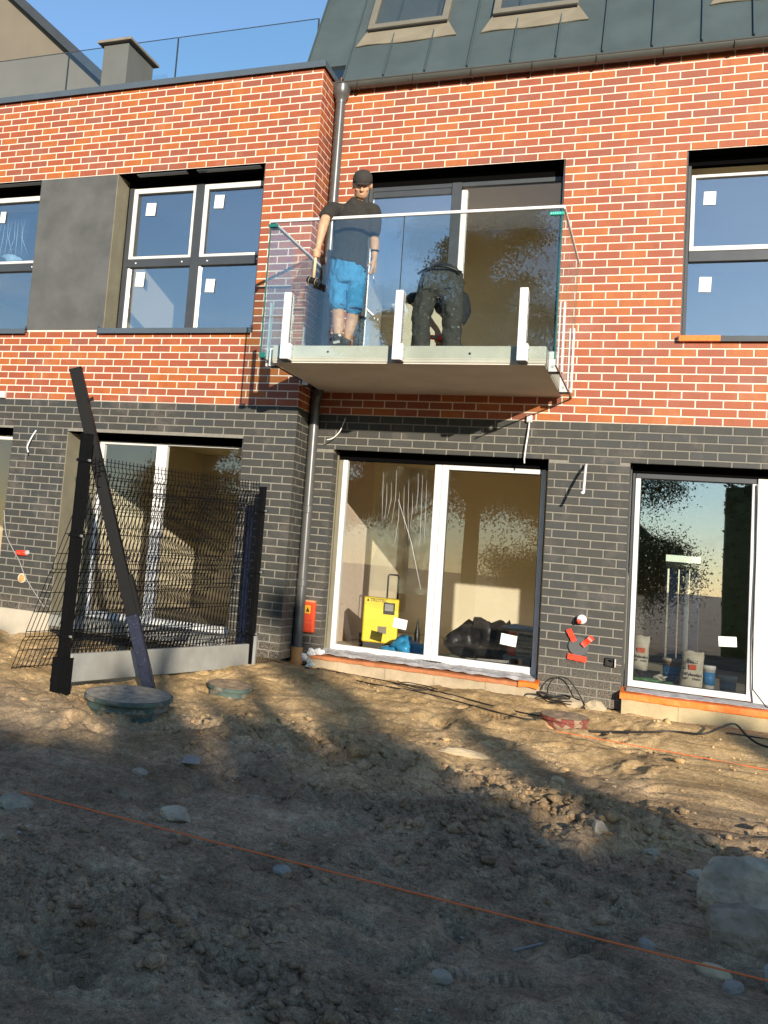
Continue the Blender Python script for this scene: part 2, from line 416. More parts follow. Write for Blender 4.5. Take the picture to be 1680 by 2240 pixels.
ROOTLOC = {}
def wloc(o):
    p = Vector((0, 0, 0))
    while o: p += ROOTLOC.get(o.name, Vector((0, 0, 0))); o = o.parent
    return p
def link(name, me, parent=None):
    o = bpy.data.objects.new(name, me); COL.objects.link(o)
    if parent:
        o.parent = parent
        if parent.name in ROOTLOC: o.matrix_parent_inverse = Matrix.Translation(-ROOTLOC[parent.name])
    return o
def thing(name, label, cat, loc=(0, 0, 0), group=None):
    o = bpy.data.objects.new(name, None); COL.objects.link(o); o.location = loc; o.empty_display_size = .1
    ROOTLOC[o.name] = Vector(loc); tag(o, label, cat, group); return o
def tag(o, label=None, cat=None, group=None, kind=None):
    if label: o['label'] = label
    if cat: o['category'] = cat
    if group: o['group'] = group
    if kind: o['kind'] = kind
    return o
def bevel(o, w=.004, seg=2):
    md = o.modifiers.new('bevel', 'BEVEL'); md.width = w; md.segments = seg; md.limit_method = 'ANGLE'; return o

# ------------------------------------------------------------------ lettering
def text_geo(body, size, bold=False):
    cu = bpy.data.curves.new('lettering', 'FONT'); cu.body = body; cu.size = size; cu.align_x = 'LEFT'
    if bold: cu.offset = size * .018
    ob = bpy.data.objects.new('lettering', cu); COL.objects.link(ob)
    dg = bpy.context.evaluated_depsgraph_get(); me = ob.evaluated_get(dg).to_mesh()
    vs = [v.co.copy() for v in me.vertices]; fs = [tuple(p.vertices) for p in me.polygons]
    ob.evaluated_get(dg).to_mesh_clear(); bpy.data.objects.remove(ob); bpy.data.curves.remove(cu)
    return vs, fs
def letters(body, size, org, u, v, m, parent, bold=False, rot=0.0):
    vs, fs = text_geo(body, size, bold); u, v = Vector(u).normalized(), Vector(v).normalized(); org = Vector(org)
    c, s_ = math.cos(rot), math.sin(rot)
    b = MB(); b.add([org + u * (p.x * c - p.y * s_) + v * (p.x * s_ + p.y * c) for p in vs], fs)
    return b.build('lettering', m, parent)

# ------------------------------------------------------------------ noise for the terrain
def vnoise(x, y, seed):
    xi = np.floor(x).astype(np.int64); yi = np.floor(y).astype(np.int64); fx = x - xi; fy = y - yi
    def h(a, b):
        n = (a * 374761393 + b * 668265263 + seed * 974711) & 0x7fffffff
        n = ((n ^ (n >> 13)) * 1274126177) & 0x7fffffff
        return ((n ^ (n >> 16)) & 0xffff) / 65535.0
    sx = fx * fx * (3 - 2 * fx); sy = fy * fy * (3 - 2 * fy)
    a = h(xi, yi) * (1 - sx) + h(xi + 1, yi) * sx; b = h(xi, yi + 1) * (1 - sx) + h(xi + 1, yi + 1) * sx
    return (a * (1 - sy) + b * sy) * 2 - 1
def fbm(x, y, f, o=3, seed=1, g=.5):
    t = 0; a = 1
    for i in range(o):
        t = t + a * vnoise(x * f + 17.3 * i, y * f - 9.1 * i, seed + i); f *= 2.03; a *= g
    return t
def bumpf(x, y, cx, cy, rx, ry=None, ang=0):
    ry = ry or rx; dx, dy = x - cx, y - cy; c, s_ = math.cos(ang), math.sin(ang)
    u = (dx * c + dy * s_) / rx; v = (-dx * s_ + dy * c) / ry
    return np.exp(-(u * u + v * v))
def rough_mask(x, y):
    """where the earth is freshly turned and cloddy"""
    m = bumpf(x, y, -.9, -4.0, 1.5, .55, -.15) + bumpf(x, y, .9, -4.5, .9, .55, -.3) + .9 * bumpf(x, y, -.1, -5.2, 1.1, .35, -.2)
    m = m + .8 * bumpf(x, y, -1.0, -7.3, .55, .3, -.2) + .6 * bumpf(x, y, .3, -5.9, .5, .22, -.4) + .6 * bumpf(x, y, -.1, -7.6, .45, .2, -.5)
    m = m + .5 * bumpf(x, y, -1.6, -3.4, .5, .5) + .35 * np.clip(fbm(x, y, 1.1, 3, 33), 0, 1)
    return np.clip(m, 0, 1.2)
PRINTS = [(.55, -5.75, -.5), (.28, -6.55, -.9), (-.15, -6.75, -.3), (.75, -6.3, 1.2), (-.05, -6.2, -.8), (.45, -7.0, .2),
          (.9, -5.9, -.4), (-.4, -7.1, .6), (.0, -2.4, .3), (.35, -2.9, -.6), (-.6, -2.1, 1.1), (.9, -2.0, .5), (-.3, -1.5, .2), (.2, -6.95, 1.4)]
def ground_h(x, y, fine=True):
    yc = np.clip(y, -14, 0)
    z = .10 + .043 * yc
    z = z - .035 * np.clip((x - .2) / .5, 0, 1) * np.clip(1 + y / 2.5, 0, 1)
    z = z + .045 * bumpf(x, y, -.9, -1.3, 1.5, .8) + .06 * bumpf(x, y, .85, -4.35, .5, .4) + .05 * bumpf(x, y, -.75, -4.1, .8, .4)
    z = z + .06 * bumpf(x, y, -3.45, -3.75, .4, .5) + .04 * bumpf(x, y, -2.4, -.8, .5) - .05 * bumpf(x, y, .5, -.12, .22, .12)
    z = z + .05 * bumpf(x, y, -1.05, -7.35, .3, .2) - .05 * bumpf(x, y, -.35, -7.45, .35, .14, -.6)
    z = z + .03 * fbm(x, y, .7, 2, 5)
    if not fine: return z
    rm = rough_mask(x, y)
    calm = 1 - .75 * np.clip(bumpf(x, y, -.9, -6.6, 1.0, .9, -.3) * 1.3, 0, 1)
    z = z + calm * (.034 * fbm(x, y, 1.7, 3, 11) + (.018 + .022 * rm) * fbm(x, y, 5.0, 3, 21))
    near = (np.abs(x) < 4) & (y > -9.5) & (y < .1)
    if near.any():
        xs, ys = x[near], y[near]; dz = np.zeros_like(xs); r_ = np.random.default_rng(77)
        for k in range(230):
            cx, cy_ = r_.uniform(-3.2, 2.0), -9 * r_.random() ** .8 - .35
            a = r_.uniform(0, 3.14) if r_.random() < .5 else r_.normal(1.2, .4); rx, ry = r_.uniform(.07, .17), r_.uniform(.045, .08); dp = r_.uniform(.012, .032)
            m_ = (np.abs(xs - cx) < .45) & (np.abs(ys - cy_) < .45)
            if not m_.any(): continue
            c, q = math.cos(a), math.sin(a); u = ((xs[m_] - cx) * c + (ys[m_] - cy_) * q) / rx; v = (-(xs[m_] - cx) * q + (ys[m_] - cy_) * c) / ry
            d2 = u * u + v * v + .5 * fbm(xs[m_], ys[m_], 9, 2, 91)
            dz[m_] += dp * (-np.exp(-np.clip(d2, 0, 20) ** 2) + .55 * np.exp(-(np.sqrt(np.clip(d2, 0, 50)) - 1.45) ** 2 / .12))
        z = z.copy(); z[near] += dz * np.clip(calm[near] + .1, 0, 1)
    rid = 1 - 1.6 * np.abs(fbm(x, y, 4.2, 3, 61))
    z = z + .030 * rm * np.clip(rid, -1, 1)
    z = z + (.005 + .015 * rm) * fbm(x, y, 19, 3, 41) + (.0014 + .005 * rm) * fbm(x, y, 70, 2, 51)
    # drag marks running down the slope to the right
    s_ = (x * .25 + y * .97); z = z + .013 * np.sin(s_ * 21 + 3 * fbm(x, y, .9, 2, 71)) * np.clip(fbm(x, y, .6, 2, 72) + .2, 0, 1) * (1 - np.clip(rm, 0, 1))
    for px, py, an in PRINTS:
        c, q = math.cos(an), math.sin(an); u = (x - px) * c + (y - py) * q; v = -(x - px) * q + (y - py) * c
        ins = np.clip(1.25 - ((u / .15) ** 2 + (v / .052) ** 2), 0, .25) * 4
        z = z + ins * (-.016 + .010 * np.sign(np.sin(u * 2 * math.pi / .034)))
    return z
def gz(x, y): return float(ground_h(np.array([x], float), np.array([y], float), True)[0])

# ================================================================== SETTING: the ground, one sheet
th = np.concatenate([np.linspace(-math.pi, -.62, 60)[:-1], np.linspace(-.62, .30, 760), np.linspace(.30, math.pi, 70)[1:-1]])
rr = np.concatenate([np.linspace(.5, 2.4, 16)[:-1], np.exp(np.linspace(math.log(2.4), math.log(13.2), 540)), np.exp(np.linspace(math.log(13.2), math.log(900), 40))[1:]])
TT, RR = np.meshgrid(th, rr)
# angle measured from the view axis over the ground
base = math.atan2(R_FWD.x, R_FWD.y)
gxv = CAM_LOC.x + RR * np.sin(base + TT + .16); gyv = CAM_LOC.y + RR * np.cos(base + TT + .16)
# an extra centre vertex closes the small hole under the viewer
gzv = ground_h(gxv, gyv)
far = np.clip((RR - 16) / 10, 0, 1); gzv = gzv * (1 - far) + far * (-.5)
inside = (gyv > .02); gzv = np.where(inside, np.minimum(gzv, .05), gzv)
nr, ntt = TT.shape
verts = np.stack([gxv.ravel(), gyv.ravel(), gzv.ravel()], 1)
verts = np.vstack([verts, [[CAM_LOC.x, CAM_LOC.y, -.4]]])
ii, jj = np.meshgrid(np.arange(nr - 1), np.arange(ntt), indexing='ij'); j2 = (jj + 1) % ntt
quads = np.stack([ii * ntt + jj, (ii + 1) * ntt + jj, (ii + 1) * ntt + j2, ii * ntt + j2], -1).reshape(-1, 4)
me = bpy.data.meshes.new('ground')
me.vertices.add(len(verts)); me.vertices.foreach_set('co', verts.astype(np.float32).ravel())
tri = np.stack([np.full(ntt, len(verts) - 1), np.arange(ntt), (np.arange(ntt) + 1) % ntt], 1)
nq, nt_ = len(quads), len(tri)
me.loops.add(nq * 4 + nt_ * 3); me.polygons.add(nq + nt_)
me.loops.foreach_set('vertex_index', np.concatenate([quads[:, ::-1].ravel(), tri.ravel()]).astype(np.int32))
me.polygons.foreach_set('loop_start', np.concatenate([np.arange(nq) * 4, nq * 4 + np.arange(nt_) * 3]).astype(np.int32))
me.polygons.foreach_set('use_smooth', np.ones(nq + nt_, bool))
me.update(calc_edges=True); me.validate()
def ground_mat():
    m = bpy.data.materials.new('turned sandy earth'); m.use_nodes = True
    nt = m.node_tree; p = _p(m); N = nt.nodes.new; L = nt.links.new
    g = N('ShaderNodeNewGeometry')
    def nz(sc, de=5, ro=.6):
        n = N('ShaderNodeTexNoise'); n.inputs['Scale'].default_value = sc; n.inputs['Detail'].default_value = de; n.inputs['Roughness'].default_value = ro
        L(g.outputs['Position'], n.inputs['Vector']); return n
    def ramp(src, a, b, ca, cb):
        r = N('ShaderNodeValToRGB'); r.color_ramp.elements[0].position = a; r.color_ramp.elements[1].position = b
        r.color_ramp.elements[0].color = (*ca, 1); r.color_ramp.elements[1].color = (*cb, 1); L(src, r.inputs['Fac']); return r
    sep = N('ShaderNodeSeparateXYZ'); L(g.outputs['Position'], sep.inputs[0])
    n0 = nz(.9, 4)
    # dry sand by the house passes into darker humus further out
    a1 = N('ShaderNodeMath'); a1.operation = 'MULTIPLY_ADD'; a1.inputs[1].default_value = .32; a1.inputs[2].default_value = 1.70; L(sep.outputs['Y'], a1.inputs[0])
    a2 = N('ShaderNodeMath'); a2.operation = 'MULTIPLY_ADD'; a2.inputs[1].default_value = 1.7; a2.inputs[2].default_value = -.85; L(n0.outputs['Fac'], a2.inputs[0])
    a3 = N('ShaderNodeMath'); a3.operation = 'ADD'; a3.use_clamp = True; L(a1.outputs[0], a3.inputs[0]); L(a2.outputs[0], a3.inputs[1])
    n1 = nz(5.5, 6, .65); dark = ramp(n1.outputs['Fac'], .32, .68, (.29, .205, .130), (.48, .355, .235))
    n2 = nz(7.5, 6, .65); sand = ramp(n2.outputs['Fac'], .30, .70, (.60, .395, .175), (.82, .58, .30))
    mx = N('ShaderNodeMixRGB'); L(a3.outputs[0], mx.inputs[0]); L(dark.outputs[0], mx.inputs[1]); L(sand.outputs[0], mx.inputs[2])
    n3 = nz(140, 3, .6); grit = ramp(n3.outputs['Fac'], .30, .72, (.62, .62, .62), (1.35, 1.33, 1.3))
    mm = N('ShaderNodeMixRGB'); mm.blend_type = 'MULTIPLY'; mm.inputs[0].default_value = 1; L(mx.outputs[0], mm.inputs[1]); L(grit.outputs[0], mm.inputs[2])
    n4 = nz(34, 6, .7); blot = ramp(n4.outputs['Fac'], .32, .66, (.55, .54, .53), (1.18, 1.18, 1.17))
    m3 = N('ShaderNodeMixRGB'); m3.blend_type = 'MULTIPLY'; m3.inputs[0].default_value = 1; L(mm.outputs[0], m3.inputs[1]); L(blot.outputs[0], m3.inputs[2])
    n6 = nz(1.5, 5, .6); damp = ramp(n6.outputs['Fac'], .36, .64, (.62, .60, .58), (1.16, 1.16, 1.16))
    m5 = N('ShaderNodeMixRGB'); m5.blend_type = 'MULTIPLY'; m5.inputs[0].default_value = 1; L(m3.outputs[0], m5.inputs[1]); L(damp.outputs[0], m5.inputs[2]); m3 = m5
    n5 = nz(62, 2); sp = ramp(n5.outputs['Fac'], .735, .75, (0, 0, 0), (1, 1, 1))
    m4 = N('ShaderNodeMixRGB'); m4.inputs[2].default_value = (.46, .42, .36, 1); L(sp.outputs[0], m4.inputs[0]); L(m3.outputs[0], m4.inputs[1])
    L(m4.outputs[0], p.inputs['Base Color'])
    p.inputs['Roughness'].default_value = .97; p.inputs['Specular IOR Level'].default_value = .15
    nb = nz(70, 7, .7); b1 = N('ShaderNodeBump'); b1.inputs['Strength'].default_value = .75; b1.inputs['Distance'].default_value = .012; L(nb.outputs['Fac'], b1.inputs['Height'])
    nb2 = nz(260, 4, .7); b2 = N('ShaderNodeBump'); b2.inputs['Strength'].default_value = .6; b2.inputs['Distance'].default_value = .004; L(nb2.outputs['Fac'], b2.inputs['Height'])
    L(b1.outputs[0], b2.inputs['Normal']); L(b2.outputs[0], p.inputs['Normal'])
    return m
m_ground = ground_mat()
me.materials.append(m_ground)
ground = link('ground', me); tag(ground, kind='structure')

# ================================================================== brick fields
C_ = 0.083; MOD = 0.2386
def zj(v): return (67 - v) * C_
JR = zj(33)          # red / black boundary
def pix(P):
    d = Vector(P) - CAM_LOC; f = d.dot(R_FWD)
    if f < .1: return None
    return (340 + 2332.96 * d.dot(R_RIGHT) / f, 933.4 - 2332.96 * d.dot(R_UP) / f)
_bd = {}
def brick_data(w, h, d, mats):
    """one chamfered tile, x along the wall, -y outward face at 0, shared by equal bricks"""
    key = (round(w, 3), round(h, 3), round(d, 3), len(mats))
    if key in _bd: return _bd[key]
    e = .0035; b = MB()
    x, z = w / 2, h / 2
    vs = [(-x, d, -z), (x, d, -z), (x, d, z), (-x, d, z), (-x, e, -z), (x, e, -z), (x, e, z), (-x, e, z),
          (-x + e, 0, -z + e), (x - e, 0, -z + e), (x - e, 0, z - e), (-x + e, 0, z - e)]
    fs = [(0, 1, 5, 4), (1, 2, 6, 5), (2, 3, 7, 6), (3, 0, 4, 7), (4, 5, 9, 8), (5, 6, 10, 9), (6, 7, 11, 10), (7, 4, 8, 11), (8, 9, 10, 11)]
    b.add(vs, fs); me = b.data('brick', mats[0]); _bd[key] = me; return me

class Field:
    """bricks of one house face set; collected, then the largest 300 in view become objects"""
    def __init__(s, name, mats, rest): s.items = []; s.name = name; s.mats = mats; s.rest = rest
    def lay(s, x0, x1, v0, v1, off_odd, off_even, holes, plane='y', c=0.0, deep=.02, jamb=None, zmin=None):
        for k in range(v0 + 1, v1 + 1):
            zt, zb = zj(k - 1) - .0062, zj(k) + .0062
            off = off_odd if k % 2 else off_even
            i0 = math.floor((x0 - off) / MOD) - 1; i1 = math.ceil((x1 - off) / MOD) + 1
            for i in range(i0, i1):
                segs = [(max(x0, off + i * MOD + .006), min(x1, off + (i + 1) * MOD - .006))]
                zt_, zb_ = zt, zb
                for hx0, hx1, hz0, hz1 in holes:
                    zc0, zc1 = max(zb, hz0), min(zt, hz1)
                    if zc1 - zc0 <= .012: continue
                    new = []
                    full = (zc1 - zc0) > .6 * (zt - zb)
                    for a, b in segs:
                        if b <= hx0 or a >= hx1: new.append((a, b)); continue
                        if full:
                            if a < hx0 - .012: new.append((a, hx0))
                            if b > hx1 + .012: new.append((hx1, b))
                        else:
                            # course cut lengthwise by the lintel or sill line
                            if hz1 < zt and hz0 <= zb: zb_ = max(zb_, hz1)
                            else: zt_ = min(zt_, hz0)
                            new.append((a, b))
                    segs = new
                for a, b in segs:
                    if b - a < .02: continue
                    d = deep
                    if jamb:
                        for hx0, hx1, hz0, hz1 in holes:
                            if hz0 < (zt + zb) / 2 < hz1 and (abs(b - hx0) < .004 or abs(a - hx1) < .004): d = jamb
                    s.items.append((plane, (a + b) / 2, c, (zt_ + zb_) / 2, b - a, zt_ - zb_, d))
    def emit(s, house):
        sc = []
        for it in s.items:
            pl, u, c, z, w, h, d = it
            P = (u, c, z) if pl == 'y' else (c, u, z)
            q = pix(P); a = 0
            if q and -10 < q[0] < 1690 and -10 < q[1] < 2250:
                dist = (Vector(P) - CAM_LOC).length
                n = Vector((0, -1, 0)) if pl == 'y' else Vector((1, 0, 0))
                a = w * h * abs((CAM_LOC - Vector(P)).normalized().dot(n)) / dist ** 2
            sc.append(a)
        order = sorted(range(len(sc)), key=lambda i: -sc[i])
        single = set(order[:300]); rest = MB()
        inv = Matrix.Translation(-wloc(house))
        for i, it in enumerate(s.items):
            pl, u, c, z, w, h, d = it
            rs = random.Random(i * 31 + len(s.name) * 7 + int(abs(c) * 100))
            mi = rs.choices(range(len(s.mats)), weights=[25, 29, 27, 13, 6][:len(s.mats)] if len(s.mats) == 5 else [4, 3, 3])[0]
            prd = rs.uniform(-.0012, .0012)
            mtx = Matrix.Translation((u, c + prd, z)) if pl == 'y' else Matrix.Translation((c + prd, u, z)) @ Matrix.Rotation(math.pi / 2, 4, 'Z')
            me = brick_data(w, h, d, s.mats)
            if i in single and sc[i] > 0:
                o = bpy.data.objects.new(s.name, me); COL.objects.link(o)
                o.parent = house; o.matrix_parent_inverse = inv; o.matrix_local = mtx
                o.matrix_basis = mtx
                o.material_slots[0].link = 'OBJECT'; o.material_slots[0].material = s.mats[mi]
            else:
                vs = [mtx @ v.co for v in me.vertices]
                rest.add(vs, [tuple(p.vertices) for p in me.polygons], mi)
        if rest.v:
            o = rest.build(s.rest, s.mats, house); tag(o, kind='stuff')

# ================================================================== RIGHT HOUSE
HR = thing('terraced_house', 'brick terraced house with dark metal mansard roof, gutter and projecting balcony', 'house', (.3, 0, 0))
XW0, XW1 = -2.60, 3.6
H_BAL = (-2.19, -.085, 3.2, 5.561); H_GD = (-2.31, -.10, .20, 2.437); H_UW = (1.043, 3.4, 3.655, 5.561); H_LW = (.653, 3.4, .20, 2.437)
def core(house, name, x0, x1, z0, z1, y0, y1, holes, m):
    """backing wall cut round its openings, butted strip by strip"""
    b = MB()
    zs = sorted({z0, z1} | {min(max(h[2], z0), z1) for h in holes} | {min(max(h[3], z0), z1) for h in holes})
    for za, zb in zip(zs[:-1], zs[1:]):
        if zb - za < 1e-4: continue
        cut = sorted((max(h[0] - .0045, x0), min(h[1] + .0045, x1)) for h in holes if h[2] < (za + zb) / 2 < h[3] and h[0] < x1 and h[1] > x0)
        x = x0
        for a, c in cut:
            if a > x + 1e-4: b.box(x, a, y0, y1, za, zb)
            x = max(x, c)
        if x < x1 - 1e-4: b.box(x, x1, y0, y1, za, zb)
    return b.build(name, m, house)
HOLES_R = [H_BAL, H_GD, H_UW, H_LW]
core(HR, 'wall', XW0, XW1, JR, 6.64, .004, .30, HOLES_R, m_mort_r)
core(HR, 'wall', XW0, XW1, .085, JR - .0005, .004, .30, HOLES_R, m_mort_b)
fr = Field('red_brick', RED, 'red_brickwork')
fr.lay(XW0 + .05, XW1, -14, 33, 0.0, -MOD / 2, HOLES_R)
fr.emit(HR)
fb = Field('black_brick', BLK, 'black_brickwork')
fb.lay(XW0 + .02, XW1, 33, 66, .0861 + MOD / 2, .0861, HOLES_R, jamb=.175)
fb.emit(HR)
# reveals of the openings (grey render strips from the tiles back to the frames)
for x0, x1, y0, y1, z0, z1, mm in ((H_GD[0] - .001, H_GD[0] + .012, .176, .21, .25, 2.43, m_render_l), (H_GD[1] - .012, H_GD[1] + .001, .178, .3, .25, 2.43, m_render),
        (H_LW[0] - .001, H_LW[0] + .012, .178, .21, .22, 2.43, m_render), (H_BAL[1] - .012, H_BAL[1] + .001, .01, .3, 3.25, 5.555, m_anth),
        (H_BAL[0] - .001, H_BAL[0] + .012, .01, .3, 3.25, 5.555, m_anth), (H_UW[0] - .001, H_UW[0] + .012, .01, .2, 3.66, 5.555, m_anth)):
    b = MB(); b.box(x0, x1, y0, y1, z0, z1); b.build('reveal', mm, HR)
# dark roller boxes at the heads
for h, zb in ((H_BAL, 5.45), (H_GD, 2.345), (H_UW, 5.47), (H_LW, 2.365)):
    b = MB(); b.box(h[0] + .013, h[1] - .013 if h[1] < 3 else 3.4, .205, .29, zb, h[3] - .002)
    b.box(h[0] + .002, h[1] - .002 if h[1] < 3 else 3.4, .006, .298, h[3] - .003, h[3] + .004)
    b.build('lintel_box', mat('black lintel sheet', (.004, .004, .004), 1.0, spec=.0), HR)
# foundation strip under the tiles and concrete ledges at the doors
b = MB(); b.box(XW0, XW1, .06, .3, -.4, .084); b.build('foundation', m_dark_f, HR)
b = MB()
n = 14
for i in range(n):
    xa = -2.40 + (2.33 / n) * i; xb = xa + 2.33 / n
    y = -.10 + .005 * math.sin(i * 2.1)
    b.box(xa, xb, y, .2, -.2, .205 + .003 * math.sin(i * 1.7))
b.build('door_ledge', m_conc_s, HR)
b = MB()
for i in range(12):
    xa = .665 + .24 * i; b.box(xa, xa + .24, -.13 + .003 * math.sin(i * 1.9), .2, -.2, .205)
b.build('window_ledge', mat('cream foundation concrete', (.46, .37, .21), .95, .15, 6, bump=.4, bscale=70), HR)

def strip(name, x0, x1, prof, m, house, n=24, amp=.006, seed=0):
    """crumpled sheet strip that runs along x with a (y,z) profile"""
    b = MB(); rows = []
    for i in range(n + 1):
        x = x0 + (x1 - x0) * i / n
        rows.append([(x, y + amp * mnoise.noise(Vector((x * 7, j * 1.7, seed))), z + amp * mnoise.noise(Vector((x * 9, j * 2.3, seed + 5)))) for j, (y, z) in enumerate(prof)])
    k = len(prof)
    b.add([p for r in rows for p in r], [(i * k + j, (i + 1) * k + j, (i + 1) * k + j + 1, i * k + j + 1) for i in range(n) for j in range(k - 1)])
    o = b.build(name, m, house)
    sd = o.modifiers.new('thickness', 'SOLIDIFY'); sd.thickness = .004; return o
strip('sealing_membrane', .648, 3.3, [(.19, .288), (.10, .284), (-.10, .262), (-.142, .256), (-.146, .205), (-.14, .198)], m_orange, HR, 40, .008, 3)
strip('screed_edge', .70, 3.3, [(.12, .298), (.02, .292), (-.07, .276)], m_film, HR, 40, .008, 9)
strip('sealing_membrane', -2.36, -.10, [(.0, .236), (-.10, .226), (-.118, .222), (-.121, .188)], m_rust, HR, 44, .008, 13)
strip('sealing_membrane', -.26, -.07, [(.05, .262), (-.10, .245), (-.135, .235), (-.14, .19)], m_orange, HR, 12, .014, 15)
strip('torn_film', -2.36, -.12, [(.20, .292), (.08, .27), (-.03, .262), (-.075, .246)], m_film, HR, 60, .02, 17)
b = MB()
for k, (x, z) in enumerate(((-2.36, .25), (-2.28, .265), (-2.44, .19))):
    b.ico((x, -.09, z), (.055, .03, .035), 2, .9, k + 2)
b.build('torn_film', mat('white torn film', (.75, .74, .72), .5, .1, 20), HR)

# --- windows and doors
def frame_rect(b, x0, x1, z0, z1, y0, y1, wl_, wr, wb, wt, mi=0):
    b.bbox(x0, x0 + wl_, y0, y1, z0, z1, .004, mi); b.bbox(x1 - wr, x1, y0, y1, z0, z1, .004, mi)
    if wb > 0: b.bbox(x0 + wl_, x1 - wr, y0, y1, z0, z0 + wb, .004, mi)
    if wt > 0: b.bbox(x0 + wl_, x1 - wr, y0, y1, z1 - wt, z1, .004, mi)
def pane(parent, x0, x1, z0, z1, y, m):
    b = MB(); b.box(x0, x1, y, y + .006, z0, z1); return b.build('pane', m, parent)
def seal(parent, x0, x1, z0, z1, y):
    b = MB(); frame_rect(b, x0, x1, z0, z1, y, y + .012, .008, .008, .008, .008); return b.build('seal', m_sealant, parent)
def sticker(parent, x0, x1, z0, z1, y, tilt=0):
    cx, cz, hx, hz = (x0 + x1) / 2, (z0 + z1) / 2, (x1 - x0) / 2, (z1 - z0) / 2
    c, s_ = math.cos(tilt), math.sin(tilt); b = MB()
    b.obox((cx, y, cz), (hx * c, 0, hx * s_), (0, .0008, 0), (-hz * s_, 0, hz * c)); return b.build('paper_label', m_sticker, parent)

# balcony door
b = MB()
frame_rect(b, -2.176, -.099, 3.242, 5.45, .20, .27, .045, .035, .05, .05)
b.bbox(-1.255, -1.15, .185, .27, 3.242, 5.45, .004)
b.bbox(-2.13, -1.255, .205, .265, 5.33, 5.40, .004)
WD = b.build('balcony_door', m_anth, HR)
b = MB(); b.bbox(-1.149, -1.088, .19, .26, 3.30, 5.36, .004); b.build('sash_profile', m_white, WD)
pane(WD, -2.13, -1.255, 3.29, 5.33, .225, glass('blue filmed glazing', .27, (.90, .95, .99), wobble=.005)); pane(WD, -1.088, -.134, 3.29, 5.40, .225, glass('clear door glazing', .035, (.995, .995, .99), wobble=.004, dirt=.22))  # left pane tinted blue to stand in for the sky's reflection
# ground floor terrace door
b = MB()
b.bbox(-2.25, -2.195, .19, .27, .262, 2.345, .004)
b.bbox(-1.247, -1.175, .185, .27, .262, 2.345, .004); b.bbox(-1.172, -1.103, .18, .265, .262, 2.345, .004)
b.bbox(-.178, -.128, .18, .265, .262, 2.345, .004); b.bbox(-1.103, -.178, .18, .265, 2.297, 2.345, .004)
b.bbox(-2.195, -1.247, .19, .27, .262, .345, .004); b.bbox(-1.103, -.178, .18, .265, .262, .358, .004)
GD = b.build('terrace_door', m_white, HR)
b = MB(); b.bbox(-2.296, -2.252, .195, .275, .262, 2.345, .004); b.build('outer_frame', m_render_l, GD)
b = MB(); b.bbox(-1.26, -1.06, .155, .178, .245, .30, .004); b.build('threshold_cap', m_black, GD)
pane(GD, -2.195, -1.247, .345, 2.345, .225, g_win); pane(GD, -1.103, -.178, .358, 2.297, .22, g_win)
seal(GD, -1.103, -.178, .358, 2.297, .212)
sticker(GD, -1.588, -1.444, .586, .69, .216, -.12); sticker(GD, -.49, -.335, .545, .655, .212, -.10)
b = MB()   # clear film stuck to the left pane
pts = []
for i in range(15):
    for j in range(19):
        x = -1.82 + .52 * i / 14 + .03 * math.sin(j * .7); z = 2.31 - 1.35 * j / 18
        x += .10 * (j / 18) * (i / 14 - .4)
        pts.append((x, .208 + .007 * mnoise.noise(Vector((x * 26, z * 3, 2))), z + .04 * mnoise.noise(Vector((x * 5, 1, 0)))))
b.add(pts, [(i * 19 + j, i * 19 + j + 1, (i + 1) * 19 + j + 1, (i + 1) * 19 + j) for i in range(14) for j in range(18)])
b.build('plastic_film', g_film, GD, True)
b = MB()   # bright creases of the film
for k in range(11):
    x = -1.80 + .047 * k; l = random.uniform(.35, .85); z0 = 2.28 - random.uniform(0, .3)
    b.tube([(x, .203, z0), (x + .01, .2025, z0 - l * .5), (x + random.uniform(-.02, .04), .203, z0 - l)], [.0006, .0013, .0005], 4)
b.tube([(-1.62, .203, 1.95), (-1.45, .202, 1.5), (-1.32, .203, 1.02)], [.0016, .0022, .0012], 4)
b.build('film_crease', mat('glossy film fold', (.85, .86, .86), .2, spec=.8), GD)
# right upper window
b = MB(); b.bbox(1.056, 1.088, .19, .27, 3.69, 5.47, .004); b.bbox(1.088, 3.3, .185, .27, 4.482, 4.586, .004); b.bbox(1.088, 3.3, .2, .27, 3.668, 3.705, .004)
RU = b.build('window', m_anth, HR)
b = MB(); frame_rect(b, 1.09, 2.05, 4.588, 5.368, .18, .24, .038, .05, .048, .03); b.build('sash_profile', m_white, RU)
pane(RU, 1.128, 2.0, 4.636, 5.338, .215, g_winu); pane(RU, 1.088, 3.3, 3.705, 4.482, .225, g_winu); pane(RU, 2.05, 3.3, 4.6, 5.37, .225, g_winu)
sticker(RU, 1.205, 1.312, 5.062, 5.198, .206, -.03); sticker(RU, 1.192, 1.298, 4.18, 4.332, .216, -.03)
b = MB(); b.box(1.02, 3.3, -.05, .2, 3.672, 3.686); b.box(1.02, 3.3, -.052, -.044, 3.632, 3.684); b.build('window_sill', m_anth, HR)
b = MB(); b.bbox(1.03, 1.385, -.056, .02, 3.634, 3.69, .003); b.build('sill_tape', m_orange, HR)
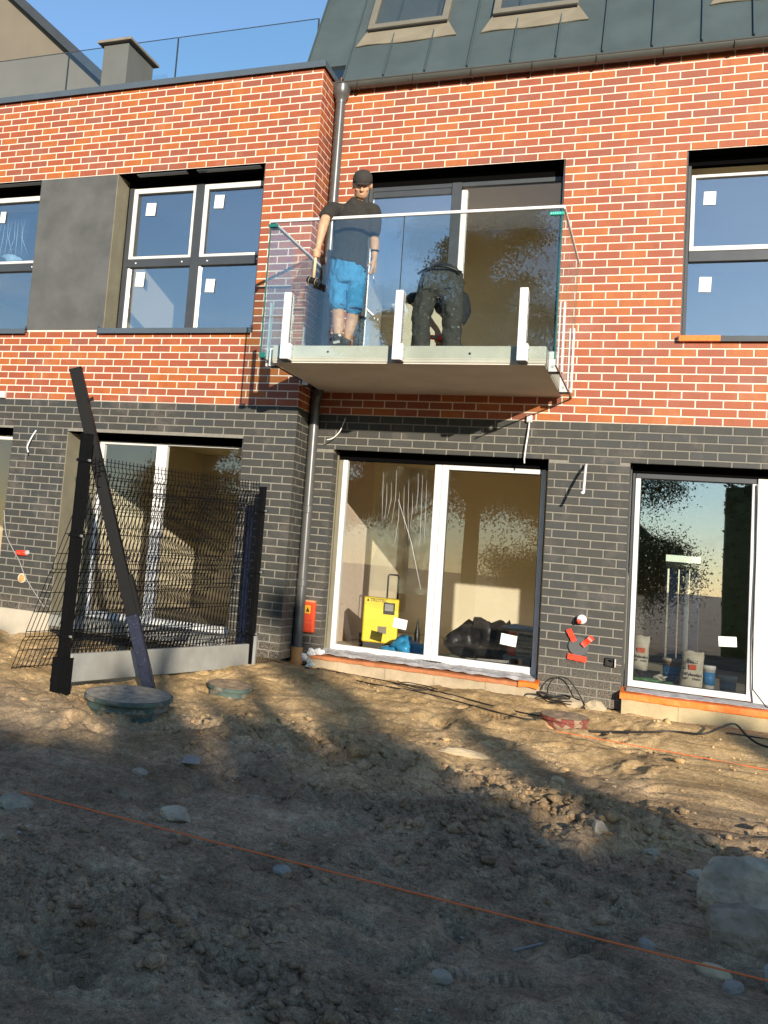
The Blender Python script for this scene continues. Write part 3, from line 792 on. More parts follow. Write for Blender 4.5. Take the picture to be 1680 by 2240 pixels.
# right lower window
b = MB()
b.bbox(.70, .745, .18, .265, .30, 2.31, .004); b.bbox(.745, 1.702, .18, .265, .30, .36, .004)
b.bbox(1.702, 1.745, .18, .265, .30, 2.31, .004); b.bbox(1.748, 1.95, .17, .265, .27, 2.36, .004)
RL = b.build('window', m_white, HR)
b = MB(); b.bbox(.672, .698, .19, .27, .27, 2.36, .004); b.bbox(.70, 1.745, .195, .27, 2.312, 2.36, .004); b.build('outer_frame', m_anth, RL)
pane(RL, .745, 1.702, .36, 2.312, .222, g_boost); pane(RL, 1.95, 3.3, .36, 2.312, .222, g_boost)
seal(RL, .745, 1.702, .36, 2.312, .214)
sticker(RL, 1.465, 1.615, .775, .868, .212, .07)
b = MB(); b.tube([(1.735, .166, 2.3), (1.745, .16, 1.6), (1.735, .158, .9), (1.75, .15, .42), (1.85, .0, .29), (1.97, -.15, .24)], .006, 6); b.build('loose_cable', m_cable, RL)

# --- interior of the right house: thin shells that the sun reaches through the panes
def slab(house, name, x0, x1, y0, y1, z0, z1, m):
    b = MB(); b.box(x0, x1, y0, y1, z0, z1); return b.build(name, m, house)
slab(HR, 'floor', XW0, XW1, .301, 5.2, .10, .255, m_floor); slab(HR, 'ceiling', XW0, XW1, .301, 5.2, 2.74, 2.80, m_plaster)
slab(HR, 'floor', XW0, XW1, .301, 5.2, 3.10, 3.22, mat('pale screed', (.62, .57, .46), .9, .1, 3)); slab(HR, 'ceiling', XW0, XW1, .301, 5.2, 5.72, 5.80, m_plaster)
slab(HR, 'interior_wall', XW0 - .12, XW0, .301, 5.2, .1, 5.8, m_plaster); slab(HR, 'interior_wall', XW1, XW1 + .12, .301, 5.2, .1, 5.8, m_plaster)
core(HR, 'interior_wall', XW0, XW1, .1, 5.8, 5.2, 5.34, [(1.0, 1.42, .28, 1.74)], m_plaster)
slab(HR, 'interior_wall', XW0, .90, 2.8, 2.9, 3.221, 5.719, m_plaster)  # back wall added close in to bounce more sunlight into the room
slab(HR, 'interior_wall', .901, .98, .302, 5.199, 3.221, 5.719, m_plaster_u)  # partition added to keep the room behind the upper right window dark
slab(HR, 'partition', .47, .56, 3.0, 5.199, .256, 2.739, m_plaster)
m_shade_lining = mat('bare grey blockwork', (.085, .08, .07), .95, .15, 4)  # dark colour of an added lining stands in for the room's shade
core(HR, 'blockwork_lining', .57, XW1 - .01, .26, 2.73, 5.12, 5.19, [(1.0, 1.42, .28, 1.74)], m_shade_lining)
slab(HR, 'blockwork_lining', .62, XW1 - .01, .62, 5.11, 2.70, 2.735, m_shade_lining)

# --- mansard roof: each sheet between two seams is a panel of its own
SL = 1.85
def roof_pt(x, z, off=0.0):
    n = Vector((0, -SL, 1)).normalized(); y = (z - 6.66) / SL - .05
    return Vector((x, y, z)) + n * off
seams = [-3.0, -2.5, -2.04, -1.584, -1.128, -.677, -.226, .225, .688, 1.135, 1.585, 2.035, 2.49, 2.95, 3.4]
for xa, xb in zip(seams[:-1], seams[1:]):
    b = MB()
    z0 = 6.64 if xa > -2.6 else 6.9
    b.prism([roof_pt(xa + .004, z0), roof_pt(xb - .004, z0), roof_pt(xb - .004, 9.7), roof_pt(xa + .004, 9.7)], Vector((0, .05, -.027)))
    b.build('roof_panel', m_roof, HR)
    b = MB(); b.beam(roof_pt(xa, z0 + .01, .014), roof_pt(xa, 9.7, .014), .012, .03, (0, -SL, 1)); b.build('roof_seam', mat('seam sheet', (.06, .085, .09), .4, spec=.6), HR)
b = MB(); b.prism([roof_pt(-3.02, 6.75, -.06), roof_pt(-3.02, 9.7, -.06), Vector((-3.02, 2.6, 9.7)), Vector((-3.02, 2.6, 6.7))], (.04, 0, 0))
b.build('roof_flank', m_roof, HR)
slab(HR, 'roof_deck', -2.98, 3.6, .05, .4, 6.60, 6.66, m_anth)
# skylights: boxed frames standing proud of the sheets, with sloped aprons
def skylight(x0, x1, zb, zt):
    nrm = Vector((0, -SL, 1)).normalized(); up = (roof_pt(0, 8) - roof_pt(0, 7)).normalized(); ex = Vector((1, 0, 0))
    A = roof_pt(x0, zb); B = roof_pt(x1, zb); h = (zt - zb) / up.z
    b = MB(); w = .075; hh = .075
    c = (A + B) / 2
    b.obox(c + up * (w / 2) + nrm * hh / 2, ex * (x1 - x0) / 2, up * w / 2, nrm * hh / 2)
    b.obox(c + up * (h - w / 2) + nrm * hh / 2, ex * (x1 - x0) / 2, up * w / 2, nrm * hh / 2)
    for s_ in (-1, 1):
        b.obox(c + up * (h / 2) + ex * s_ * ((x1 - x0) / 2 - w / 2) + nrm * hh / 2, ex * w / 2, up * (h / 2 - w), nrm * hh / 2)
    o = b.build('skylight', m_skyframe, HR); bevel(o, .006)
    b = MB(); b.obox(c + up * (h / 2) + nrm * .05, ex * ((x1 - x0) / 2 - w), up * (h / 2 - w), nrm * .003); b.build('pane', g_win, o)
    b = MB(); b.obox(c + up * (h / 2) - nrm * .06, ex * ((x1 - x0) / 2 - .02), up * (h / 2 - .02), nrm * .003); b.build('shaft', mat('white shaft lining', (.72, .72, .68), .8), o)
    b = MB()
    zl = zb - .215; n_ = 10; pts = []
    for i in range(n_ + 1):
        t = i / n_; x = x0 - .10 + (x1 - x0 + .22) * t
        pts.append(roof_pt(x, zl + .012 * math.sin(t * 9), .018 + .005 * math.sin(t * 14)))
    pts += [roof_pt(x1 + .0, zb + .01, .035), roof_pt(x0, zb + .01, .035)]
    b.prism(pts, nrm * -.012); b.build('apron', m_tan, o)
    b = MB(); b.obox(c - up * .012 + nrm * .03, ex * ((x1 - x0) / 2 - .01), up * .012, nrm * .022); b.build('shadow_gap', m_black, o)  # solid black bar painted in for the shadow under the frame
skylight(-2.364, -1.44, 7.38, 8.6); skylight(-.951, -.064, 7.37, 8.6); skylight(1.30, 2.2, 7.37, 8.6)
# gutter, brackets, outlet and downpipe
b = MB(); n_ = 12; prof_o, prof_i = [], []
for k in range(n_ + 1):
    a = math.pi + math.pi * k / n_; prof_o.append((math.cos(a) * .068, math.sin(a) * .068)); prof_i.append((math.cos(a) * .062, math.sin(a) * .062))
poly = prof_o + prof_i[::-1]
GY, GZ = -.095, 6.585
b.prism([(-2.60, GY + y, GZ + z) for y, z in poly], (6.1, 0, 0))
b.tube([(-2.60, GY - .068, GZ), (3.5, GY - .068, GZ)], .009, 8)
GU = b.build('gutter', m_gutter, HR, True)
md = GU.modifiers.new('edge', 'EDGE_SPLIT'); md.split_angle = math.radians(40)
for k in range(10):
    x = -2.30 + .62 * k
    b = MB(); pts = [(x, GY + math.cos(math.pi + math.pi * j / 10) * .0715, GZ + math.sin(math.pi + math.pi * j / 10) * .0715) for j in range(11)]
    for p, q in zip(pts[:-1], pts[1:]): b.beam(p, q, .024, .004, (1, 0, 0))
    b.beam((x, GY - .0715, GZ), (x, GY - .065, GZ + .02), .024, .004, (1, 0, 0)); b.beam((x, GY + .0715, GZ), (x, GY + .09, GZ + .06), .024, .004, (1, 0, 0))
    b.build('gutter_bracket', m_gutter, GU)
b = MB(); b.lathe([(.10, 6.56), (.10, 6.50), (.085, 6.44), (.06, 6.40), (.058, 6.36), (.053, 6.36), (.053, 3.0), (.05, 3.0)], (-2.497, -.095, 0), 24)
b.lathe([(.050, 3.05), (.0528, 3.05), (.0528, .27), (.05, .27)], (-2.526, -.095, 0), 24); b.tube([(-2.497, -.095, 3.15), (-2.526, -.095, 2.95)], .0525, 20)
DP = b.build('downpipe', m_pipe, HR, True)
md = DP.modifiers.new('edge', 'EDGE_SPLIT'); md.split_angle = math.radians(35)
for z, px_ in ((1.72, -2.526), (.93, -2.526), (4.1, -2.497)):
    b = MB(); b.lathe([(.054, z), (.057, z + .005), (.057, z + .075), (.054, z + .08)], (px_, -.095, 0), 20); b.box(px_ - .005, px_ + .005, -.05, .01, z + .03, z + .05); b.build('pipe_collar', m_pipe, DP)
b = MB(); b.lathe([(.062, .02), (.062, .11), (.068, .115), (.068, .15), (.06, .155), (.064, .285), (.058, .287)], (-2.526, -.095, 0), 24); b.build('drain_socket', m_pipeor, DP, False)

# --- balcony
b = MB(); b.bbox(-2.49, .0, -1.70, .006, 3.082, 3.238, .006, 0); b.box(-2.482, -.008, -1.69, .005, 3.072, 3.0825, 1)
BA = b.build('balcony', [m_conc, m_conc_u], HR)
b = MB(); b.box(-2.49, .0, -1.7015, -1.6995, 3.112, 3.1145); b.box(-.0005, .0012, -1.70, 0, 3.112, 3.1145); b.build('slab_groove', mat('groove shade dirt', (.30, .27, .2), .9), BA)  # no groove is cut; its shade is painted as darker strips
for x, z in ((-1.94, 3.178), (-.64, 3.168)):
    b = MB(); b.tube([(x, -1.7025, z), (x, -1.695, z)], .011, 12); b.build('anchor_hole', m_black, BA)
b = MB(); b.box(-1.55, -1.2, -.9, -.7, 3.238, 3.246); b.build('slab_stain', m_conc_u, BA)
def gpanel(x0, x1, y0, y1, z0, z1):
    b = MB(); b.box(x0, x1, y0, y1, z0, z1); o = b.build('glass_panel', g_rail, BA)
    return o
o1 = gpanel(-2.578, -1.286, -1.787, -1.775, 3.108, 4.435); o2 = gpanel(-1.278, .078, -1.787, -1.775, 3.108, 4.435)
o3 = gpanel(-2.572, -2.560, -1.770, -.03, 3.108, 4.435); o4 = gpanel(.082, .094, -1.770, -.03, 3.060, 4.435)
for o, x, y, z0 in ((o1, -2.580, -1.781, 3.108), (o2, .081, -1.781, 3.108), (o4, .088, -.027, 3.06), (o3, -2.566, -.027, 3.108)):
    b = MB(); b.box(x - .006, x + .006, y - .007, y + .007, z0, 4.434); b.build('glass_edge', m_gedge, o)
for o, (x, y) in ((o1, (-1.2825, -1.781)),):
    b = MB(); b.box(x - .003, x + .003, y - .006, y + .006, 3.11, 4.434); b.build('glass_joint', m_sealant, o)
b = MB(); b.box(.083, .0935, -1.77, -.03, 3.050, 3.0605); b.build('glass_edge', m_black, o4)
b = MB(); b.box(-2.572, -2.5605, -1.77, -.03, 3.098, 3.1085); b.build('glass_edge', m_black, o3)
b = MB(); b.bbox(-2.59, .095, -1.797, -1.765, 4.435, 4.462, .004); b.build('handrail', m_silver, BA)
b = MB(); b.bbox(-2.582, -2.55, -1.764, -.02, 4.435, 4.462, .004); b.build('handrail', m_silver, BA)
b = MB(); b.bbox(.074, .104, -1.764, -.02, 4.435, 4.462, .004); b.build('handrail', m_silver, BA)
def post_y(x):
    b = MB(); b.bbox(x - .034, x + .034, -1.832, -1.794, 3.086, 3.728, .003); o = b.build('railing_post', m_silver, BA)
    b = MB(); b.bbox(x - .030, x + .030, -1.768, -1.706, 3.10, 3.72, .003); b.build('clamp_profile', m_anth, o)
    b = MB(); b.box(x + .036, x + .052, -1.80, -1.706, 3.086, 3.24); b.build('clamp_plate', m_silver, o)
    b = MB(); b.box(x - .03, x + .05, -1.83, -1.706, 3.076, 3.0855); b.build('clamp_foot', m_black, o)
    for z in (3.115, 3.20):
        b = MB(); b.tube([(x + .052, -1.73, z), (x + .058, -1.73, z)], .008, 8); b.build('bolt', m_galv, o)
for x in (-2.335, -1.27, -.192): post_y(x)
def post_x(x, y, s_):
    b = MB(); b.bbox(x - .008 + s_ * .022, x + .008 + s_ * .022, y - .034, y + .034, 3.055, 3.69, .003); o = b.build('railing_post', m_silver, BA)
    xa, xb = sorted((s_ * .002 + (0 if s_ > 0 else -2.49), x - s_ * .01))
    b = MB(); b.bbox(xa, xb, y - .052, y - .040, 3.055, 3.235, .003); b.build('clamp_plate', m_silver, o)
    b = MB(); b.bbox(xa, xb + .02, y - .04, y + .034, 3.046, 3.062, .003); b.build('clamp_foot', m_black, o)
    b = MB(); b.tube([((xa + xb) / 2, y - .053, 3.10), ((xa + xb) / 2, y - .060, 3.10)], .010, 8); b.build('bolt', m_galv, o)
for y in (-1.43, -.35): post_x(.088, y, 1)
for y in (-1.55, -.48): post_x(-2.566, y, -1)
# packing guards left on the top corners of the glass
b = MB(); b.bbox(-.022, .098, -1.798, -1.763, 4.375, 4.405, .004); CG = b.build('corner_guard', m_greentape, BA)
b = MB()
for k in range(5): b.box(-.012 + .018 * k, -.003 + .018 * k, -1.7995, -1.798, 4.381, 4.399)
b.build('embossing', mat('pale tape print', (.18, .55, .46), .6), CG)
b = MB(); b.bbox(-2.598, -2.505, -1.802, -1.763, 4.388, 4.42, .004); b.bbox(-2.598, -2.53, -1.79, -1.69, 4.388, 4.418, .004); b.build('corner_guard', m_dgreen, BA)
b = MB(); b.bbox(-2.59, -2.53, -1.80, -1.76, 3.10, 3.15, .004); b.build('corner_guard', m_dgreen, BA)

# ================================================================== LEFT HOUSE
YB = -.512; XC = -2.585; XL0 = -9.2
HL = thing('terraced_house', 'left brick terraced house standing forward, with flat coping and glass roof terrace', 'house', (-5.5, YB, 0))
H_A = (-5.045, -3.182, 3.66, 5.561); H_B = (-9.0, -6.108, 3.66, 5.561); H_P = (-6.108, -5.045, 3.66, 5.561)
H_D = (-5.38, -3.175, .22, 2.458); H_D0 = (-9.0, -6.136, .22, 2.468)
HOLES_L = [H_A, H_B, H_P, H_D, H_D0]
CORE_L = [H_A, H_B, H_D, H_D0]
core(HL, 'wall', XL0, XC - .012, JR, 6.66, YB + .004, YB + .30, CORE_L, m_mort_r)
core(HL, 'wall', XL0, XC - .012, .168, JR - .0005, YB + .004, YB + .30, CORE_L, m_mort_b)
b = MB(); b.box(XC - .0115, XC - .004, YB + .004, .0, JR, 6.66, 0); b.box(XC - .0115, XC - .004, YB + .004, .0, .168, JR - .0005, 1)
b.box(XC - .25, XC - .0118, YB + .301, 3.0, .168, 6.66, 0); b.build('wall', [m_mort_r, m_mort_b], HL)
OL = -3.1913
fr = Field('red_brick', RED, 'red_brickwork')
fr.lay(XL0, XC - .004, -13, 33, OL + MOD / 2, OL, HOLES_L, c=YB)
fr.lay(YB + .001, -.0, -13, 33, YB + .118, YB + .118 + MOD / 2, [], plane='x', c=XC, deep=-.0)
for i, it in enumerate(fr.items):
    if it[0] == 'x': fr.items[i] = (*it[:6], .012)
fr.emit(HL)
fb = Field('black_brick', BLK, 'black_brickwork')
fb.lay(XL0, XC - .004, 33, 65, OL + .0143, OL + .0143 + MOD / 2, HOLES_L, c=YB)
fb.lay(YB + .001, -.0, 33, 65, YB + .118, YB + .118 + MOD / 2 - .02, [], plane='x', c=XC)
for i, it in enumerate(fb.items):
    if it[0] == 'x': fb.items[i] = (*it[:6], .012)
fb.emit(HL)
b = MB(); b.bbox(-6.106, -5.046, YB - .004, YB + .29, 3.668, 5.558, .004); b.build('render_panel', m_render, HL)
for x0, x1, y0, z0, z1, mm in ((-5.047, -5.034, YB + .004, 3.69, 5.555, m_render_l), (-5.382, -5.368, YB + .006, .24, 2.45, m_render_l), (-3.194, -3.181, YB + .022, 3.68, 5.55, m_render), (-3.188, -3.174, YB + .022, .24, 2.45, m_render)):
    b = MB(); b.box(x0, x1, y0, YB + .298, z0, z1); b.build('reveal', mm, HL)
for h, zb in ((H_A, 5.475), (H_B, 5.475), (H_D, 2.40), (H_D0, 2.41)):
    b = MB(); b.box(h[0] + .014, h[1] - .014, YB + .30, YB + .38, zb, h[3] - .002); b.box(h[0] + .002, h[1] - .002, YB + .006, YB + .298, h[3] - .003, h[3] + .004)
    b.build('lintel_box', MATS['black lintel sheet'], HL)
for x0, x1 in ((-4.80, -4.16), (-4.03, -3.25), (-6.9, -6.13)):
    b = MB(); b.bbox(x0, x1, YB + .02, YB + .10, 5.535, 5.548, .003); b.build('soffit_rail', m_anth, HL)
b = MB(); b.box(XL0, XC - .06, YB + .05, 0, -.4, .167); b.build('foundation', m_dark_f, HL)
b = MB()
for i in range(16): b.box(XL0 + .24 * i, XL0 + .24 * i + .24, YB - .035 + .004 * math.sin(i), YB + .02, -.1, .335)
b.build('plinth_board', mat('cream plinth board', (.44, .39, .30), .9, .08, 4), HL)
b = MB(); b.box(XL0, XC + .025, YB - .045, YB + .25, 6.655, 6.672); b.box(XL0, XC + .027, YB - .048, YB - .040, 6.60, 6.673); b.box(XC - .3, XC + .025, YB + .25, 2.5, 6.655, 6.672); b.box(XC + .019, XC + .027, YB - .040, .06, 6.60, 6.673)
b.build('coping', m_coping, HL)
slab(HL, 'parapet', XL0, XC - .02, YB + .301, YB + .5, 5.85, 6.655, m_greyw)
# leaf mesh at the foot of the corner
b = MB()
for i in range(22):
    x = -2.95 + .018 * i; b.tube([(x, YB + .035, .0), (x + .05, YB + .034, .165)], .0022, 4); b.tube([(x + .05, YB + .036, .0), (x, YB + .035, .165)], .0022, 4)
b.build('drain_mesh', mat('brown mesh', (.20, .14, .07), .7), HL)
# upper window
YF = -.22
def upper_window(x0, sashes, labels):
    b = MB()
    b.bbox(x0 - .06, x0 - .002, YF, YF + .07, 3.70, 5.48, .004)
    xa, xm0, xm1, xb = sashes
    b.bbox(xm0, xm1, YF - .008, YF + .07, 3.70, 5.48, .004)
    for u, w in ((xa, xm0), (xm1, xb)):
        b.bbox(u + .001, w - .001, YF - .014, YF + .07, 4.490, 4.590, .004); b.bbox(u + .001, w - .001, YF, YF + .07, 3.685, 3.722, .004)
    o = b.build('window', m_anth, HL)
    for u, w in ((xa, xm0), (xm1, xb)):
        b = MB(); frame_rect(b, u + .004, w - .006, 4.592, 5.466, YF - .006, YF + .06, .052, .03, .034, .062); b.bbox(u + .004, u + .035, YF + .004, YF + .06, 3.722, 4.488, .004)
        b.build('sash_profile', m_white, o)
        pane(o, u + .056, w - .036, 4.626, 5.404, YF + .03, g_winu); pane(o, u + .035, w - .002, 3.722, 4.488, YF + .03, g_winu)
        b = MB(); frame_rect(b, u + .056, w - .036, 4.626, 5.404, YF + .012, YF + .028, .012, .01, .01, .016); b.build('seal', m_sealant, o)
        for x in (u + .12, w - .10):
            b = MB(); b.tube([(x, YF - .018, 4.54), (x, YF - .012, 4.54)], .010, 8); b.build('hinge_pin', m_silver, o)
    for l in labels: sticker(o, *l, YF + .018, -.04)
    return o
upper_window(-4.957, (-4.957, -4.132, -4.030, -3.20), [(-4.781, -4.655, 5.132, 5.286), (-3.896, -3.778, 5.175, 5.335), (-3.918, -3.806, 4.174, 4.33), (-4.837, -4.72, 4.262, 4.435)])
LW2 = upper_window(-8.8, (-8.8, -7.5, -7.4, -6.20), [(-6.88, -6.80, 5.146, 5.292)])
b = MB()
pts = []
for i in range(13):
    for j in range(15):
        x = -6.98 + .52 * i / 12; z = 5.22 - .58 * j / 14
        pts.append((x + .03 * math.sin(j * .5), YF + .06 + .03 * mnoise.noise(Vector((x * 12, z * 9, 4))), z + .05 * mnoise.noise(Vector((x * 4, 3, 1)))))
b.add(pts, [(i * 15 + j, i * 15 + j + 1, (i + 1) * 15 + j + 1, (i + 1) * 15 + j) for i in range(12) for j in range(14)])
b.build('plastic_film', g_film, LW2, True)
b = MB()
for k in range(9):
    x = -6.92 + .05 * k; b.tube([(x, YF + .05, 5.18), (x + random.uniform(-.05, .05), YF + .045, 4.95), (x + random.uniform(-.1, .1), YF + .05, 4.72)], [.001, .004, .001], 4)
b.ico((-6.68, YF + .1, 4.68), (.13, .05, .06), 2, .8, 4); b.build('film_crease', mat('pale blue film fold', (.45, .70, .80), .25, spec=.7), LW2)
def sill(x0, x1):
    b = MB(); b.box(x0, x1, YB - .052, YF, 3.662, 3.674); b.box(x0, x1, YB - .055, YB - .047, 3.615, 3.675)
    for x in (x0, x1 - .01): b.box(x, x + .01, YB - .056, YB + .12, 3.64, 3.705)
    b.build('window_sill', m_coping, HL)
sill(-5.09, -3.17); sill(-9.0, -6.085)
# ground floor doors
YD = -.2
b = MB()
frame_rect(b, -5.10, -4.335, .33, 2.392, YD, YD + .07, .06, .02, .075, .035); frame_rect(b, -4.333, -3.20, .33, 2.392, YD, YD + .07, .115, .06, .075, .02)
LD = b.build('terrace_door', m_white, HL)
b = MB(); b.bbox(-5.366, -5.103, YD + .01, YD + .08, .30, 2.40, .004); b.build('outer_frame', m_render_l, LD)
pane(LD, -5.04, -4.355, .405, 2.357, YD + .03, g_win); pane(LD, -4.218, -3.26, .405, 2.372, YD + .03, g_win)
b = MB(); b.box(-5.36, -3.19, YB - .03, YD + .1, .20, .328); b.build('door_ledge', m_conc_g, LD)
b = MB(); frame_rect(b, -9.0, -6.16, .33, 2.40, YD, YD + .07, .06, .03, .075, .05); LD0 = b.build('terrace_door', m_white, HL)
pane(LD0, -8.94, -6.19, .405, 2.35, YD + .03, g_win)
# interior of the left house
XI1 = XC - .26
slab(HL, 'floor', XL0, XI1, YB + .305, 4.6, .10, .30, m_floor); slab(HL, 'ceiling', XL0, XI1, YB + .305, 4.6, 2.74, 2.80, m_plaster)
slab(HL, 'floor', XL0, XI1, YB + .305, 4.6, 3.30, 3.50, m_floor); slab(HL, 'ceiling', XL0, XI1, YB + .505, 4.6, 5.80, 5.86, m_plaster_u)
slab(HL, 'interior_wall', XL0, XI1, 4.6, 4.75, .1, 5.86, m_plaster_u); slab(HL, 'interior_wall', XI1, XI1 + .01, YB + .305, 4.6, .1, 5.86, m_plaster_u)
slab(HL, 'interior_wall', -5.95, -5.80, YB + .305, 4.599, .301, 2.74, m_plaster); slab(HL, 'interior_wall', -5.75, -5.60, YB + .505, 4.599, 3.501, 5.799, m_plaster_u)
slab(HL, 'interior_wall', XL0 - .1, XL0, YB + .305, 4.6, .1, 5.86, m_plaster)
# roof terrace glass and chimney
slab(HL, 'terrace_deck', XL0, -3.02, YB + .501, 6.0, 6.40, 6.66, m_greyw)
for xa, xb in ((-8.9, -6.62), (-6.60, -4.975), (-4.955, -3.08)):
    b = MB(); b.box(xa, xb, .594, .606, 6.661, 7.80); o = b.build('terrace_glass', g_rail, HL)
    b = MB(); b.box(xa, xb, .595, .605, 7.80, 7.808); b.build('glass_edge', m_anth, o)
    b = MB(); b.box(xb + .002, xb + .018, .592, .608, 6.661, 7.80); b.build('glass_joint', m_sealant, o)
b = MB(); b.bbox(-5.55, -5.20, -.28, .42, 6.6, 7.35, .004); CH = b.build('chimney', m_greyw, HL)
b = MB(); b.bbox(-5.61, -5.14, -.35, .48, 7.35, 7.385, .004); b.build('chimney_cap', mat('chimney cap slab', (.22, .19, .15), .7, .1, 8), CH)

# gabled neighbour seen over the parapet
GH = thing('gabled_house', 'beige rendered gable end with dark sloping roof edge behind the terrace glass', 'house', (-9.0, 2, 0))
sl = 1.44 / 1.63
A = Vector((-6.55, 1.5, 7.74)); TOP = Vector((-10.0, 1.5, 7.74 + 3.45 * sl))
b = MB(); b.prism([(-14, 1.5, 5), (-6.55, 1.5, 5), A, TOP, (-14, 1.5, 7.8)], (0, 6, 0)); b.build('gable_wall', m_beige, GH)
b = MB(); d = (TOP - A).normalized(); nrm = Vector((-d.z, 0, d.x)); nrm = nrm if nrm.z > 0 else -nrm
b.prism([A + nrm * .002 + Vector((.25, -.12, -.25 * sl)), TOP + nrm * .002 + Vector((0, -.12, 0)), TOP + nrm * .12 + Vector((0, -.12, 0)), A + nrm * .12 + Vector((.25, -.12, -.25 * sl))], (0, 6.2, 0)); b.build('roof', m_anth, GH)
b = MB(); b.prism([TOP + Vector((0, -.12, .002)), TOP + Vector((0, -.12, .12)), (-14.3, 1.38, 7.9), (-14.3, 1.38, 7.78)], (0, 6.2, 0)); b.build('roof', m_anth, GH)
b = MB(); b.box(-14, -6.2, 1.25, 1.49, 5, 7.15); b.build('parapet', m_greyw, GH)

# ================================================================== THINGS IN THE ROOMS
def rot_obj(o, ang, piv):
    """turn a thing (its root) about a vertical axis through its base"""
    o.rotation_euler = (0, 0, ang)
t = thing('dehumidifier', 'yellow box shaped dehumidifier with dark grille and tall pull handle behind the glass', 'dehumidifier', (-1.97, 1.25, .256))
def loc(t, name, b, m, smooth=False):
    """part given in the thing's own coordinates"""
    o = link(name, b.data(name, m, smooth)); o.parent = t; return o
b = MB(); b.bbox(-.20, .20, -.16, .16, .09, .60, .012); body = loc(t, 'body', b, m_yellow)
b = MB()
for k in range(16): b.box(-.203, -.199, -.13, .13, .32 + .016 * k, .328 + .016 * k)
b.box(-.202, -.198, -.14, .14, .14, .30); loc(t, 'side_grille', b, m_grill)
b = MB(); b.bbox(.02, .15, -.163, -.155, .42, .555, .02); pn = loc(t, 'front_recess', b, m_grill)
b = MB(); b.bbox(.035, .135, -.168, -.16, .46, .54, .01); loc(t, 'control_panel', b, mat('grey display', (.25, .25, .22), .4))
b = MB(); b.box(-.03, .07, -.1625, -.159, .20, .28); loc(t, 'rating_plate', b, m_tan)
b = MB(); b.tube([(.06, .17, .3), (.06, .17, .86), (.075, .17, .875), (.165, .17, .875), (.18, .17, .86), (.18, .17, .3)], .010, 8); loc(t, 'pull_handle', b, m_black)
for x in (-.21, .21):
    b = MB(); b.tube([(x - .025, .08, .085), (x + .025, .08, .085)], .085, 20); loc(t, 'wheel', b, m_grill)
b = MB(); b.box(-.18, .18, -.14, .10, .0, .09); loc(t, 'foot_tray', b, m_grill)
vs, fs = text_geo('TROTEC', .05, True); b = MB(); b.add([(-.13 + p.x, -.1618, .555 + p.y) for p in vs], fs)
b.prism([(-.17, -.1618, .555), (-.14, -.1618, .555), (-.155, -.1618, .59)], (0, -.0005, 0)); loc(t, 'lettering', b, m_grill)
t.rotation_euler = (0, 0, math.radians(14))

def heap(name, label, cat, c, r, m, seed, group=None, parts=None):
    t = thing(name, label, cat, c, group)
    for k, (dx, dy, dz, rx, ry, rz) in enumerate(parts or [(0, 0, r[2], *r)]):
        b = MB(); b.ico((c[0] + dx, c[1] + dy, c[2] + dz), (rx, ry, rz), 3, .75, seed + k); b.build('fold' if k else 'bundle', m, t, True)
    return t
heap('plastic_sheet', 'crumpled bright blue plastic sheet on the floor beside the yellow machine', 'plastic sheet', (-1.50, .75, .256), 0, m_blue, 11,
     parts=[(-.05, 0, .10, .16, .10, .13), (.12, .02, .07, .10, .09, .10), (-.22, 0, .05, .10, .08, .06)])
heap('rubbish_sack', 'large black rubbish sack heaped behind the right door pane', 'sack', (-.86, 1.35, .256), 0, m_bag, 21,
     parts=[(-.16, 0, .20, .20, .18, .20), (.08, .05, .26, .20, .18, .24), (.26, -.02, .20, .14, .14, .22)])
t = thing('wine_dark_bottle', 'dark slim bottle or tool leaning by the crumpled blue sheet', 'bottle', (-1.48, 1.05, .256))
b = MB(); b.lathe([(.03, .26), (.035, .45), (.03, .52), (.012, .60), (.01, .68)], (-1.50, 1.05, 0), 12); b.build('body', m_bag, t)
t.name = 'dark_bottle'
for k in range(2):
    t = thing('carton', ['lower red and tan floor screed carton under the blue cloth', 'upper red and tan floor screed carton directly under the blue cloth'][k], 'carton', (-.34, .95, .40 + .135 * k), 'screed cartons behind the door')
    b = MB(); b.bbox(-.50, -.12, .92, 1.2, .40 + .135 * k, .53 + .135 * k, .006, 0); b.box(-.50, -.415, .917, .9195, .405 + .135 * k, .525 + .135 * k, 1); b.build('box', [mat('tan carton', (.42, .36, .25), .85), m_red_p], t)
    letters('Wylewka', .055, (-.40, .9165, .475 + .135 * k), (1, 0, 0), (0, 0, 1), m_ink, t, True)
    letters('betonowa', .03, (-.40, .9165, .43 + .135 * k), (1, 0, 0), (0, 0, 1), m_ink, t)
t = thing('pallet', 'low wooden pallet stacked with cartons near the door corner', 'pallet', (-.34, 1, .256))
for k in range(3):
    b = MB(); b.box(-.55, -.08, .90 + .1 * k, .96 + .1 * k, .375, .398); b.build('slat', m_plankg, t)
for k in range(3):
    b = MB(); b.box(-.54 + .19 * k, -.46 + .19 * k, .9, 1.2, .256, .374); b.build('block', m_plankg, t)
t = thing('blue_cloth', 'folded blue cloth lying on the stacked cartons', 'cloth', (-.35, 1, .67))
b = MB(); b.ico((-.36, 1.05, .70), (.20, .13, .035), 3, .5, 31); b.build('cloth', m_blue, t, True)
t = thing('scrap_boards', 'dark scrap boards and offcuts lying along the threshold', 'scrap', (-.7, .6, .256))
for k in range(7):
    a = random.uniform(-.25, .25); x = -1.0 + .13 * k; b = MB(); b.obox((x, .62 + .05 * (k % 3), .28 + .022 * (k % 4)), (.16 * math.cos(a), .16 * math.sin(a), .01 * (k % 2)), (-.03 * math.sin(a), .03 * math.cos(a), 0), (0, 0, .012)); b.build('board', [m_plankg, m_bag, m_tan][k % 3], t)
t = thing('green_sack', 'folded olive green sack at the foot of the door pane', 'sack', (-1.0, .42, .256))
